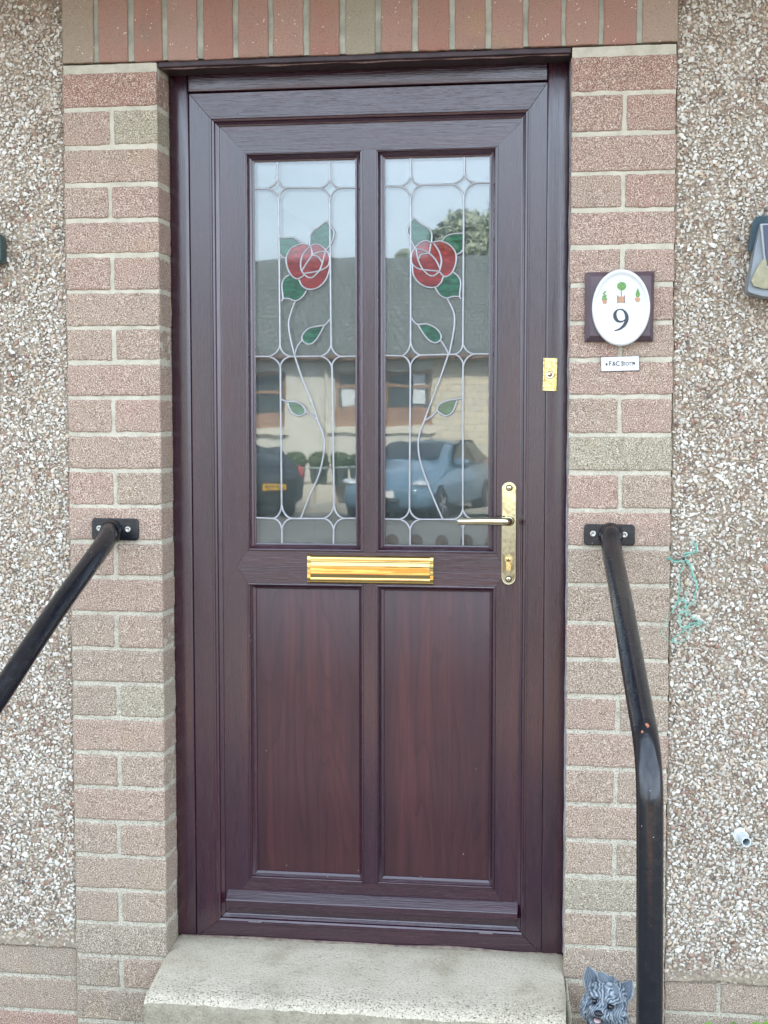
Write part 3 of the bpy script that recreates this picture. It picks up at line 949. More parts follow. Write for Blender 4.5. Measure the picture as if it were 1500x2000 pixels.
def cropmap(ox, oy, s):
    return lambda p: XZ(ox + p[0] / s, oy + p[1] / s, GY)
A = cropmap(470, 290, 4.65); B = cropmap(470, 680, 4.65)
C_ = cropmap(730, 290, 4.65); D_ = cropmap(730, 680, 4.08)
LEAD_R, LEAD_H = .0023, .0028
def lead(mb, pts, m, smooth=True, r=LEAD_R):
    q = [m(p) for p in pts]
    if smooth and len(q) > 2:
        q = [(p.x, p.y) for p in catmull(q, 6)]
    mb.halfround(q, r, GY, LEAD_H + random.uniform(-.0003, .0003))
def star(mb, top, right, bottom, left, m):
    cx = (top[0] + right[0] + bottom[0] + left[0]) / 4; cy = (top[1] + right[1] + bottom[1] + left[1]) / 4
    for a, b in ((top, right), (right, bottom), (bottom, left), (left, top)):
        mid = ((a[0] + b[0]) / 2, (a[1] + b[1]) / 2)
        k = (mid[0] * .35 + cx * .65, mid[1] * .35 + cy * .65)
        pts = [((1 - t) ** 2 * a[0] + 2 * t * (1 - t) * k[0] + t * t * b[0], (1 - t) ** 2 * a[1] + 2 * t * (1 - t) * k[1] + t * t * b[1]) for t in [i / 8 for i in range(9)]]
        q = [m(p) for p in pts]
        mb.halfround(q, LEAD_R, GY, LEAD_H)
mb = MB()
for pts, m in (
    ([(335, 128), (330, 262)], A), ([(812, 118), (808, 268)], A), ([(118, 368), (240, 365)], A), ([(415, 358), (722, 360)], A), ([(900, 358), (1046, 356)], A),
    ([(345, 482), (357, 1790)], A), ([(808, 480), (822, 1785)], A), ([(130, 1890), (250, 1890)], A), ([(455, 1890), (725, 1888)], A), ([(912, 1890), (1050, 1888)], A),
    ([(360, 172), (372, 1430)], B), ([(830, 172), (848, 1430)], B), ([(138, 1540), (300, 1548)], B), ([(460, 1548), (755, 1548)], B), ([(935, 1546), (1054, 1546)], B),
    ([(375, 1650), (375, 1780)], B), ([(845, 1650), (843, 1784)], B)):
    lead(mb, pts, m, False)
star(mb, (332, 265), (415, 360), (345, 480), (240, 365), A); star(mb, (808, 268), (900, 358), (808, 480), (722, 360), A)
star(mb, (357, 1790), (455, 1890), (360, 1985), (250, 1890), A); star(mb, (822, 1785), (912, 1890), (828, 1985), (725, 1888), A)
star(mb, (372, 1430), (460, 1548), (375, 1650), (300, 1548), B); star(mb, (848, 1430), (935, 1548), (845, 1650), (755, 1548), B)
roseL = dict(
    petalA=[(630, 885), (590, 872), (540, 870), (460, 910), (415, 990), (425, 1080), (460, 1150), (510, 1185), (560, 1165), (578, 1150)],
    petalB=[(630, 885), (690, 868), (750, 900), (800, 960), (808, 1020), (785, 1075), (700, 1115), (580, 1135)],
    petalC=[(530, 1192), (560, 1250), (620, 1280), (700, 1265), (770, 1200), (805, 1110), (815, 1050)],
    ovalA=[(630, 890), (575, 950), (548, 1020), (550, 1100), (590, 1155), (640, 1175), (690, 1140), (730, 1080), (770, 940)],
    innA=[(635, 890), (648, 965), (600, 1040), (558, 1110)], innB=[(645, 970), (700, 945), (770, 935)], innC=[(648, 970), (705, 985), (745, 1042)])
leavesL = [([(625, 880), (632, 800), (660, 750), (720, 710), (780, 665), (820, 710), (848, 760), (830, 850), (770, 930)], A),
           ([(345, 810), (400, 815), (470, 810), (515, 835), (545, 860)], A), ([(345, 945), (380, 985), (415, 1000)], A),
           ([(440, 1150), (395, 1185), (375, 1250), (385, 1360), (370, 1390)], A), ([(385, 1362), (440, 1365), (500, 1385), (560, 1350), (600, 1290)], A),
           ([(495, 1390), (455, 1500), (435, 1600), (455, 1740), (490, 1880)], A), ([(490, 70), (560, 280), (640, 480), (700, 660), (745, 780), (762, 880), (740, 1040), (700, 1180), (620, 1360), (545, 1550)], B),
           ([(822, 1540), (770, 1600), (700, 1615), (620, 1635), (565, 1690), (560, 1740), (600, 1775), (650, 1770), (700, 1720), (755, 1620), (770, 1600)], A), ([(560, 1740), (515, 1800), (490, 1880)], A),
           ([(360, 460), (420, 485), (500, 490), (560, 520), (588, 570), (560, 608), (500, 608), (450, 560), (425, 495)], B), ([(588, 575), (640, 610), (695, 655)], B)]
for k in roseL: lead(mb, roseL[k], A, True, .0022)
for pts, m in leavesL: lead(mb, pts, m, True, .0022)
mb.build('lead_tracery', [M_LEAD], paneL)
def film(outline, m, mat, parent, name, closed=True):
    q = [m(p) for p in outline]
    q = [(p.x, p.y) for p in catmull(q, 5, True)]
    ar = sum(q[i][0] * q[(i + 1) % len(q)][1] - q[(i + 1) % len(q)][0] * q[i][1] for i in range(len(q)))
    if ar < 0: q = q[::-1]
    mb = MB(); mb.plate([q], GY - .0004, GY + .0001, 0)
    return mb.build(name, [mat], parent)
film([(630, 885), (540, 870), (460, 910), (415, 990), (425, 1080), (460, 1150), (515, 1188), (545, 1235), (585, 1270), (630, 1280), (700, 1265), (770, 1200), (803, 1110), (808, 1000), (770, 920), (700, 870)], A, M_RED, paneL, 'red_glass')
film([(625, 870), (632, 800), (660, 750), (720, 710), (780, 668), (820, 710), (846, 760), (830, 850), (775, 925), (740, 890), (690, 868)], A, M_GREEN, paneL, 'green_glass')
film([(350, 815), (400, 818), (470, 812), (515, 837), (540, 865), (470, 905), (420, 980), (390, 985), (355, 950)], A, M_GREEN, paneL, 'green_glass')
film([(440, 1155), (398, 1190), (378, 1250), (388, 1355), (440, 1362), (500, 1380), (560, 1345), (590, 1275), (545, 1235), (515, 1190)], A, M_GREEN, paneL, 'green_glass')
film([(755, 1618), (700, 1618), (620, 1640), (570, 1690), (565, 1740), (600, 1770), (650, 1765), (700, 1718)], A, M_GREEN, paneL, 'green_glass')
film([(430, 492), (500, 492), (558, 522), (584, 570), (558, 604), (500, 604), (455, 560)], B, M_GREEN, paneL, 'green_glass')

mb = MB()
for pts, m in (
    ([(332, 92), (335, 242)], C_), ([(822, 80), (825, 218)], C_), ([(98, 343), (240, 345)], C_), ([(430, 332), (710, 325)], C_), ([(925, 314), (1062, 312)], C_),
    ([(335, 460), (335, 1760)], C_), ([(817, 445), (810, 1775)], C_), ([(98, 1880), (255, 1885)], C_), ([(425, 1878), (735, 1870)], C_), ([(910, 1868), (1050, 1867)], C_),
    ([(292, 145), (285, 1280)], D_), ([(712, 130), (710, 1285)], D_), ([(86, 1362), (205, 1365)], D_), ([(370, 1365), (640, 1365)], D_), ([(785, 1362), (914, 1360)], D_),
    ([(290, 1450), (290, 1572)], D_), ([(712, 1440), (712, 1574)], D_)):
    lead(mb, pts, m, False)
star(mb, (335, 242), (430, 333), (335, 460), (240, 345), C_); star(mb, (825, 218), (925, 312), (817, 445), (710, 325), C_)
star(mb, (335, 1760), (425, 1878), (330, 1985), (255, 1885), C_); star(mb, (810, 1775), (910, 1868), (815, 1975), (735, 1870), C_)
star(mb, (285, 1280), (370, 1365), (290, 1450), (205, 1365), D_); star(mb, (710, 1285), (785, 1362), (712, 1440), (640, 1365), D_)
roseR = [[(525, 855), (600, 842), (680, 870), (735, 930), (750, 1000), (735, 1080), (700, 1140), (645, 1165), (600, 1125), (590, 1118)],
         [(520, 855), (470, 838), (410, 865), (370, 915), (345, 960), (345, 1040), (400, 1090), (480, 1105), (595, 1115)],
         [(350, 1050), (360, 1150), (410, 1220), (480, 1258), (560, 1260), (610, 1220), (632, 1165)],
         [(545, 865), (590, 930), (615, 1020), (600, 1110)], [(375, 912), (440, 920), (500, 950), (560, 1010), (602, 1090)],
         [(385, 915), (400, 1000), (440, 1090), (500, 1150), (550, 1155), (597, 1115)], [(520, 865), (505, 945)], [(410, 1000), (430, 965), (500, 952)]]
leavesR = [([(375, 905), (330, 820), (305, 750), (330, 680), (365, 635), (420, 680), (490, 720), (525, 770), (525, 850)], C_),
           ([(620, 842), (660, 795), (730, 775), (820, 770)], C_), ([(820, 905), (790, 945), (750, 965)], C_),
           ([(715, 1120), (765, 1160), (790, 1220), (780, 1340), (795, 1370)], C_), ([(780, 1345), (720, 1345), (660, 1360), (600, 1330), (555, 1262)], C_),
           ([(665, 1360), (720, 1470), (735, 1560), (720, 1700), (685, 1870)], C_), ([(595, 50), (520, 270), (440, 480), (400, 590), (362, 700), (355, 800), (375, 920), (430, 1080), (490, 1230), (550, 1365)], D_),
           ([(335, 1530), (390, 1595), (480, 1595), (560, 1630), (608, 1690), (605, 1740), (560, 1765), (500, 1740), (450, 1680), (400, 1600)], C_), ([(605, 1740), (645, 1800), (680, 1870)], C_),
           ([(715, 395), (670, 405), (590, 420), (530, 445), (505, 490), (530, 520), (580, 540), (630, 505), (665, 420)], D_), ([(505, 500), (460, 545), (410, 575)], D_)]
for pts in roseR: lead(mb, pts, C_, True, .0022)
for pts, m in leavesR: lead(mb, pts, m, True, .0022)
mb.build('lead_tracery', [M_LEAD], paneR)
film([(525, 855), (600, 844), (680, 872), (733, 932), (748, 1000), (733, 1080), (698, 1138), (640, 1168), (608, 1222), (560, 1256), (480, 1254), (412, 1218), (362, 1150), (352, 1060), (347, 1000), (350, 955), (372, 912), (412, 868), (470, 840)], C_, M_RED, paneR, 'red_glass')
film([(378, 905), (333, 820), (308, 750), (333, 680), (365, 640), (420, 682), (488, 722), (522, 770), (522, 845), (470, 836), (412, 864)], C_, M_GREEN, paneR, 'green_glass')
film([(625, 845), (662, 798), (730, 778), (812, 774), (814, 905), (788, 942), (752, 960), (735, 925), (680, 870)], C_, M_GREEN, paneR, 'green_glass')
film([(715, 1125), (762, 1162), (787, 1220), (778, 1338), (720, 1342), (660, 1356), (602, 1328), (560, 1262), (612, 1222), (638, 1168), (690, 1145)], C_, M_GREEN, paneR, 'green_glass')
film([(405, 1600), (480, 1600), (556, 1634), (604, 1690), (600, 1738), (560, 1760), (503, 1736), (453, 1678)], C_, M_GREEN, paneR, 'green_glass')
film([(660, 420), (592, 424), (533, 448), (510, 490), (533, 517), (580, 535), (626, 502)], D_, M_GREEN, paneR, 'green_glass')

# ---- letter plate
lx0, lz1 = XZ(600, 1084, SY - .012); lx1, lz0 = XZ(846, 1142, SY - .012)
mb = MB()
hh = lz1 - lz0
def barprof(pr, xa, xb, mb, mat=0, caps=True):
    V = [(xa, y, z) for y, z in pr] + [(xb, y, z) for y, z in pr]
    n = len(pr)
    Fs = [(i, i + 1, n + i + 1, n + i) for i in range(n - 1)]
    mb.add(V, Fs, mat, .5, True)
    if caps:
        mb.add(V[:n], [tuple(range(n))[::-1]], mat, .5, False); mb.add(V[n:], [tuple(range(n))], mat, .5, False)
def arcp(cy, cz, r, a0, a1, n=7): return [(cy - r * cos(R_(a0 + (a1 - a0) * i / n)), cz + r * sin(R_(a0 + (a1 - a0) * i / n))) for i in range(n + 1)]
pr = [(SY, lz1)] + arcp(SY, lz1 - .011, .011, 88, 8) + [(SY - .0095, lz1 - .0125), (SY - .0100, lz1 - .014)]
barprof(pr, lx0 + .004, lx1 - .004, mb)
pr = [(SY - .0095, lz0 + .0135), (SY - .0110, lz0 + .012)] + arcp(SY, lz0 + .009, .011, -8, -80)
barprof(pr, lx0 + .004, lx1 - .004, mb)
for a, b in ((lx0, lx0 + .0072), (lx1 - .0072, lx1)):
    pr2 = [(SY, lz1 + .0012)] + arcp(SY, lz1 - .010, .0122, 85, 10) + [(SY - .0118, (lz0 + lz1) / 2)] + arcp(SY, lz0 + .0095, .0122, -10, -85) + [(SY, lz0 - .0012)]
    barprof(pr2, a, b, mb)
lp = mb.build('letter_plate', [M_BRASS], door)
mb = MB()
fz1, fz0 = lz1 - .0145, lz0 + .0130
zz = np.linspace(fz1, fz0, 22)
def flap_y(t):
    # rolled top edge, then a nearly flat face leaning slightly down to the path
    if t < .26: return .0042 * math.sin(pi / 2 * t / .26)
    u = (t - .26) / .74
    return .0042 - .0019 * u - .0008 * u * u
pr = [(SY - .0095, fz1 + .0005)] + [(SY - .0103 - flap_y((fz1 - a) / (fz1 - fz0)), a) for i, a in enumerate(zz)] + [(SY - .0095, fz0 - .0005)]
barprof(pr, lx0 + .0078, lx1 - .0078, mb)
mb.build('letter_flap', [M_BRASS], lp)

# ---- handle
hx0, hz1 = XZ(979.5, 940.5, SY - .009); hx1, hz0 = XZ(1008, 1143.5, SY - .009)
hcx = (hx0 + hx1) / 2; hr = (hx1 - hx0) / 2
def stadium(cx, z0, z1, r, n=14):
    return [(cx + r * cos(pi * i / n), z1 - r + r * sin(pi * i / n)) for i in range(n + 1)] + [(cx - r * cos(pi * i / n), z0 + r - r * sin(pi * i / n)) for i in range(n + 1)]
mb = MB()
def stack(mb, loops_y, mat=0):
    n = len(loops_y[0][0]); V = []
    for lp_, y in loops_y: V += [(p[0], y, p[1]) for p in lp_]
    Fs = []
    for i in range(len(loops_y) - 1):
        Fs += [(i * n + k, (i + 1) * n + k, (i + 1) * n + (k + 1) % n, i * n + (k + 1) % n) for k in range(n)]
    mb.add(V, [f[::-1] for f in Fs], mat, .5, True)
    mb.add(V[:n] if 0 else V[-n:], [tuple(range(n))], mat, .5, False)
stack(mb, [(stadium(hcx, hz0, hz1, hr), SY), (stadium(hcx, hz0, hz1, hr), SY - .0065), (stadium(hcx, hz0 + .001, hz1 - .001, hr - .001), SY - .0082), (stadium(hcx, hz0 + .0024, hz1 - .0024, hr - .0024), SY - .0090), (stadium(hcx, hz0 + .0032, hz1 - .0032, hr - .0032), SY - .0086)])
hplate = mb.build('handle_plate', [M_BRASS2], door)
hyf = SY - .0086
for (u, vv) in ((994.5, 953), (993.5, 1131)):
    x, z = XZ(u, vv, hyf)
    mb = MB(); mb.lathe([(.0001, -.0022), (.0030, -.0022), (.0050, -.0016), (.0058, 0), (.0058, .001)], (x, hyf, z), 'y', 20)
    mb.lathe([(.0059, -.0003), (.0074, -.0003), (.0076, .0004)], (x, hyf, z), 'y', 20, mat=1); mb.lathe([(.0001, -.0024), (.0017, -.0024), (.0018, -.0018)], (x, hyf, z), 'y', 6, mat=1)  # near-black ring painted in as the shaded recess round the screw head
    s_ = mb.build('screw', [M_BRASS2, M_DARKM], hplate)
    
# lock cylinder
x, z = XZ(993.5, 1092, hyf)
mb = MB()
keyhole = [(x + .0085 * sin(R_(a)), z + .0085 * cos(R_(a))) for a in range(-140, 141, 14)]
keyhole = keyhole + [(x + .0052, z - .0075), (x + .0052, z - .021)] + [(x + .0052 * cos(R_(a)), z - .021 - .0052 * sin(R_(a))) for a in range(20, 161, 20)] + [(x - .0052, z - .021), (x - .0052, z - .0075)]
ar = sum(keyhole[i][0] * keyhole[(i + 1) % len(keyhole)][1] - keyhole[(i + 1) % len(keyhole)][0] * keyhole[i][1] for i in range(len(keyhole)))
if ar < 0: keyhole = keyhole[::-1]
mb.plate([keyhole], hyf - .0026, hyf, 0)
mb.lathe([(.0001, -.0036), (.0052, -.0036), (.0058, -.0028), (.0058, -.0024)], (x, hyf, z), 'y', 24); mb.box((x - .0009, hyf - .0040, z - .0035), (x + .0009, hyf - .0030, z + .0040), 1)
# (key slot is modelled with the cylinder itself)
mb.m = [0 if m == 0 else 1 for m in mb.m]
mb.build('lock_cylinder', [M_BRASSD, M_DARKM], hplate)
# lever
bx, bz = XZ(993.5, 1018, SY - .03)
tx, tz = XZ(895, 1018.5, SY - .048)
mb = MB()
yl = SY - .048
path = [(bx, SY - .0075, bz), (bx, SY - .020, bz), (bx, SY - .034, bz), (bx - .0035, SY - .0425, bz), (bx - .011, SY - .047, bz + .0003), (bx - .022, yl, bz + .0005), (bx - .05, yl, bz + .0006), (tx + .02, yl, tz), (tx + .002, yl, tz), (tx, yl, tz)]
P3 = catmull(path, 5)
rad = []
for i, p in enumerate(P3):
    t = max(0, min(1, (bx - p.x) / (bx - tx)))
    rad.append(.0096 - .0022 * t)
mb.tube(P3, rad, 20, 0, .5, True, squash=.95)
mb.lathe([(.0125, 0), (.0125, -.004), (.0105, -.006), (.0098, -.008)], (bx, hyf, bz), 'y', 28)
mb.build('lever_handle', [M_BRASS2], hplate)

# ================================================================== THINGS ON THE WALL AND FRAME
# doorbell
ya = FY - .006
x0, z1 = XZ(1060.5, 699.5, ya - .008); x1, z0 = XZ(1088, 763, ya - .008)
bell = thing('doorbell', 'small brass doorbell on the right side of the door frame', 'doorbell', ((x0 + x1) / 2, ya, (z0 + z1) / 2))
bell_parts = []
mb = MB()
cx = (x0 + x1) / 2
V = []
prb = [(x0, ya), (x0, ya - .0075), (x0 + .0008, ya - .0088), (x0 + .0022, ya - .0086), (x0 + .0034, ya - .0062), (x1 - .0055, ya - .0062), (x1 - .0042, ya - .0086), (x1 - .0008, ya - .0088), (x1, ya - .0075), (x1, ya)]
n = len(prb)
V = [(a, b, z0) for a, b in prb] + [(a, b, z1) for a, b in prb]
mb.add(V, [(i + 1, i, n + i, n + i + 1) for i in range(n - 1)] + [tuple(range(n)), tuple(range(n, 2 * n))[::-1]], 0, .5, False)
mb.build('bell_plate', [M_BRASSD], bell)
mb = MB(); cz = (z0 + z1) / 2
mb.lathe([(.0001, -.0105), (.0030, -.0102), (.0045, -.0085), (.0048, -.0070), (.0062, -.0068), (.0078, -.0088), (.0094, -.0080), (.0100, -.0062)], (cx - .0006, ya, cz), 'y', 32)
mb.build('push_button', [M_BRASS2], bell)
bell.rotation_euler = (0, R_(1.2), 0)

# house number plaque
plq = thing('house_number_plaque', 'white oval house number plaque on a brown wooden backing', 'sign', (1.22, 0, 1.793))
def quadpx(ps, y): return [XZ(u, vv, y) for u, vv in ps]
yb = -.018
o4 = quadpx([(1141.5, 668), (1275.5, 667), (1278, 530), (1142.5, 532.5)], -.004)
i4 = quadpx([(1152.5, 656), (1269, 655.5), (1272, 538.5), (1155, 539.5)], yb)
mb = MB()
V = [(x, -.0015, z) for x, z in o4] + [(x, -.007, z) for x, z in o4] + [(x, yb, z) for x, z in i4]
mb.add(V, [(k, (k + 1) % 4, 4 + (k + 1) % 4, 4 + k) for k in range(4)] + [(4 + k, 4 + (k + 1) % 4, 8 + (k + 1) % 4, 8 + k) for k in range(4)] + [(8, 9, 10, 11)], 0, .5, False)
M_PLQ = simple('brown_stained_wood', (.085, .055, .065), .42, nscale=18, namt=.25, bump=.3, bscale=90)
back = mb.build('wooden_backing', [M_PLQ], plq)
ox, oz = XZ(1213, 600.5, yb - .01)
er = (XZ(1270.5, 600, yb - .01)[0] - XZ(1156, 600, yb - .01)[0]) / 2
ez = (XZ(1213, 525.5, yb - .01)[1] - XZ(1213, 676, yb - .01)[1]) / 2
M_CER = simple('white_ceramic', (.60, .60, .58), .10, spec=.5)
mb = MB(); mb.lathe([(.0001, -.0070), (.40, -.0070), (.80, -.0068), (.855, -.0072), (.885, -.0092), (.925, -.0108), (.962, -.0108), (.990, -.0085), (1.0, -.0045), (1.0, .0005)], (ox, yb, oz), 'y', 96, er, ez)
oval = mb.build('ceramic_oval', [M_CER], plq)
Q = lambda p: XZ(1140 + p[0] / 9.52, 520 + p[1] / 9.52, yb - .0075)
nine_o = [(690, 790), (735, 800), (785, 835), (822, 890), (836, 950), (830, 1010), (800, 1080), (760, 1130), (700, 1172), (640, 1195), (575, 1206), (573, 1190), (640, 1165), (700, 1118), (740, 1065), (755, 1020), (725, 1038), (680, 1048), (625, 1040), (580, 1005), (555, 960), (550, 900), (570, 845), (620, 803)]
nine_i = [(690, 812), (728, 832), (755, 875), (768, 930), (768, 975), (745, 1000), (705, 1014), (660, 1008), (628, 970), (612, 915), (612, 870), (630, 830), (660, 813)]
def smooth_loop(pts, m, n=4):
    q = [m(p) for p in pts]; q = [(p.x, p.y) for p in catmull(q, n, True)]; return q
mb = MB(); mb.plate([smooth_loop(nine_o, Q, 3), smooth_loop(nine_i, Q, 3)[::-1]], yb - .0076, yb - .0068, 0)
mb.build('number_nine', [simple('blue_black_enamel', (.018, .022, .03), .25)], oval)
def m_leafpaint():
    t = NT('painted_leaves'); v = t.coord(); n = t.noise(v, 520, 2)
    t.set(color=t.ramp(n, [(.35, (.025, .12, .025)), (.5, (.08, .24, .04)), (.65, (.26, .38, .09))]), rough=.3); return t.m
M_LP = m_leafpaint(); M_TP = simple('painted_terracotta', (.42, .22, .12), .3, nscale=400, namt=.25); M_TD = simple('painted_brown', (.20, .13, .11), .3)
def motif(polys, name):
    mb = MB()
    for pts, mt, sm_ in polys:
        q = smooth_loop(pts, Q, 3) if sm_ else [Q(p) for p in pts]
        ar = sum(q[i][0] * q[(i + 1) % len(q)][1] - q[(i + 1) % len(q)][0] * q[i][1] for i in range(len(q)))
        if ar < 0: q = q[::-1]
        k = len(mb.m)
        mb.plate([q], yb - .0074 - .00008 * k ** .3, yb - .0069, mt)
    mb.build(name, [M_LP, M_TP, M_TD], oval)
motif([([(708, 292), (760, 305), (792, 350), (780, 410), (740, 445), (700, 450), (650, 430), (622, 380), (632, 325), (670, 298)], 0, True), ([(692, 448), (707, 448), (707, 562), (692, 562)], 2, False),
       ([(640, 562), (752, 562), (750, 678), (642, 678)], 1, False), ([(624, 542), (644, 542), (644, 688), (624, 688)], 2, False), ([(748, 542), (768, 542), (768, 684), (748, 684)], 2, False)], 'painted_tree')
motif([([(394, 436), (402, 460), (420, 475), (410, 495), (385, 505), (400, 520), (428, 540), (432, 560), (415, 580), (440, 605), (430, 628), (350, 628), (338, 600), (352, 575), (345, 555), (372, 535), (355, 515), (362, 490), (382, 475)], 0, True),
       ([(340, 625), (440, 618), (430, 650), (424, 698), (356, 702), (350, 652)], 1, False)], 'painted_spiral_tree')
motif([([(1006, 408), (1025, 450), (1046, 500), (1045, 545), (1025, 575), (985, 575), (968, 540), (970, 490), (990, 445)], 0, True), ([(985, 572), (1028, 572), (1030, 592), (984, 592)], 1, False),
       ([(958, 592), (1048, 592), (1044, 630), (1022, 664), (985, 664), (962, 630)], 1, True)], 'painted_cone_tree')
for cx_, cy_ in ((682, 238), (662, 1340)):
    x, z = Q((cx_, cy_)); mb = MB(); mb.lathe([(.0001, -.0010), (.0035, -.0008), (.0046, 0)], (x, yb - .0069, z), 'y', 20); mb.build('screw_cap', [M_CER], oval)

# name plate
yn = -.004
cn = quadpx([(1174.5, 725), (1248, 723), (1248, 695.5), (1174, 698)], yn)
npl = thing('name_plate', 'small white name plate below the oval number plaque', 'sign', (1.2235, 0, 1.675))
mb = MB(); ar = cn
mb.plate([cn], yn, -.0005, 0)
M_NP = simple('white_plastic', (.60, .59, .575), .35)
base = mb.build('plate', [M_NP], npl)
mb = MB(); co = [(x + (-.0008 if i in (0, 3) else .0008), z + (-.0012 if i < 2 else .0004)) for i, (x, z) in enumerate(cn)]
mb.plate([co], yn + .0012, -.0002, 0); mb.build('plate_edge', [simple('dark_edge', (.06, .05, .05), .6)], npl)
dg = bpy.context.evaluated_depsgraph_get()
M_INK = simple('grey_lettering', (.035, .03, .03), .5)
def text_mesh(body, size, loc, name, parent, mat, rx=pi / 2, rz=0.0, ext=.0002, sx=1.0, ry=0.0):
    cu = bpy.data.curves.new(name, 'FONT'); cu.body = body; cu.size = size; cu.extrude = ext; cu.offset = size * .012; cu.align_x = 'CENTER'; cu.align_y = 'CENTER'
    tmp = bpy.data.objects.new(name, cu); COL.objects.link(tmp)
    bpy.context.view_layer.update()
    me = bpy.data.meshes.new_from_object(tmp.evaluated_get(bpy.context.evaluated_depsgraph_get()))
    bpy.data.objects.remove(tmp)
    M = Matrix.Translation(Vector(loc) - ORG[parent]) @ Euler((rx, ry, rz)).to_matrix().to_4x4() @ Matrix.Diagonal((sx, 1, 1, 1))
    me.transform(M); me.materials.clear(); me.materials.append(mat)
    o = bpy.data.objects.new(name, me); COL.objects.link(o); o.parent = parent; ORG[o] = ORG[parent]
    return o
tilt = -math.atan2(cn[1][1] - cn[0][1], cn[1][0] - cn[0][0])
def npos(u, vv): x, z = XZ(u, vv, yn); return (x, yn - .0003, z)
for ch, u, s_ in (('F', 1191.5, .0138), ('&', 1199, .0125), ('C', 1206.5, .0138), ('S', 1215.5, .0135), ('TOTT', 1227.3, .0100)):
    text_mesh(ch, s_, npos(u, 710.5 if len(ch) == 1 else 711), 'lettering', base, M_INK, ry=tilt, sx=.85)
for u, vv in ((1184.7, 711.5), (1238.5, 709.5)):
    mb = MB()
    x, z = XZ(u, vv, yn)
    q = [(x, z + .0032), (x + .0024, z), (x + .0012, z - .0018), (x + .0008, z - .0030), (x - .0008, z - .0030), (x - .0012, z - .0018), (x - .0024, z)][::-1]
    mb.plate([q], yn - .0004, yn + .0002)
    mb.build('ornament', [M_INK], base)

# handrails
def handrail(label, group, wall_uv, plate_uv, path, screws):
    x, z = XZ(*wall_uv, 0)
    rail = thing('handrail', label, 'handrail', (x, 0, z), group)
    q0 = XZ(*plate_uv[0], -.004); q1 = XZ(*plate_uv[1], -.004)
    mb = MB()
    def rrect(ins):
        a, b, c_, d = min(q0[0], q1[0]) + ins, max(q0[0], q1[0]) - ins, min(q0[1], q1[1]) + ins, max(q0[1], q1[1]) - ins
        r = .0085 - ins; out = []
        for cx, cz, a0_ in ((b - r, d - r, 0), (a + r, d - r, 90), (a + r, c_ + r, 180), (b - r, c_ + r, 270)):
            out += [(cx + r * cos(R_(a0_ + t)), cz + r * sin(R_(a0_ + t))) for t in (0, 22.5, 45, 67.5, 90)]
        return out
    stack(mb, [(rrect(0), -.0002), (rrect(0), -.0050), (rrect(.0006), -.0060), (rrect(.0018), -.0065)])
    # outline rounded, face flat
    br = mb.build('wall_bracket', [M_BLACK], rail)
    for u, vv in screws:
        sx_, sz_ = XZ(u, vv, -.008)
        mb = MB(); mb.lathe([(.0001, -.0012), (.0028, -.0012), (.0030, -.0040), (.0062, -.0038), (.0068, -.0020), (.0068, 0)], (sx_, -.0063, sz_), 'y', 20)
        mb.build('screw', [M_STEEL], br)
    P = catmull(path, 10)
    mb = MB(); mb.tube(P, .0213, 28, 0)
    # weld bead round the root
    mb.lathe([(.0215, -.016), (.0250, -.010), (.0262, -.005), (.027, 0)], (path[0][0], -.0063, path[0][2]), 'y', 28)
    mb.build('rail_tube', [M_BLACK], rail)
    return rail
def V3(u, vv, y): p = PY(u, vv, y); return (p.x, p.y, p.z)
def down(p, z): return (p[0], p[1], z)
a0 = V3(1193, 1045, -.006)
pr_ = [a0, (a0[0], -.028, a0[2] - .002), V3(1195.5, 1076, -.075), V3(1207, 1135, -.20), V3(1219, 1200, -.35), V3(1236, 1300, -.54), V3(1253, 1395, -.69), V3(1261, 1440, -.755), V3(1266.5, 1490, -.795), V3(1269, 1545, -.812), V3(1269.5, 1600, -.815)]
low = pr_[-1]
pr_ += [(low[0] + .0015, low[1], .8), (low[0] + .003, low[1], .6), (low[0] + .004, low[1], .3), (low[0] + .004, low[1], 0.0)]
handrail('black handrail right of the door bending down to a vertical post', 'black painted handrails beside the door', (1190, 1045), ((1140.5, 1023.5), (1240, 1066)), pr_, ((1158.5, 1042.5), (1219.5, 1044.5)))
a0 = V3(218, 1038, -.006)
pl_ = [a0, (a0[0], -.028, a0[2] - .002), V3(206, 1058, -.075), V3(160, 1122, -.21), V3(106, 1197, -.335), V3(50, 1280, -.455), V3(0, 1356, -.55)]
e = Vector(pl_[-1]); d = (Vector(pl_[-1]) - Vector(pl_[-3])).normalized()
pl_ += [tuple(e + d * .12), tuple(e + d * .20 + Vector((-.0, .01, -.02))), (e.x + d.x * .24, e.y + d.y * .2, e.z - .30), (e.x + d.x * .24, e.y + d.y * .2, .3), (e.x + d.x * .24, e.y + d.y * .2, 0)]
handrail('black handrail sloping away at the left of the door', 'black painted handrails beside the door', (225, 1035), ((179.5, 1012), (271, 1056)), pl_, ((194, 1032), (249.5, 1034)))

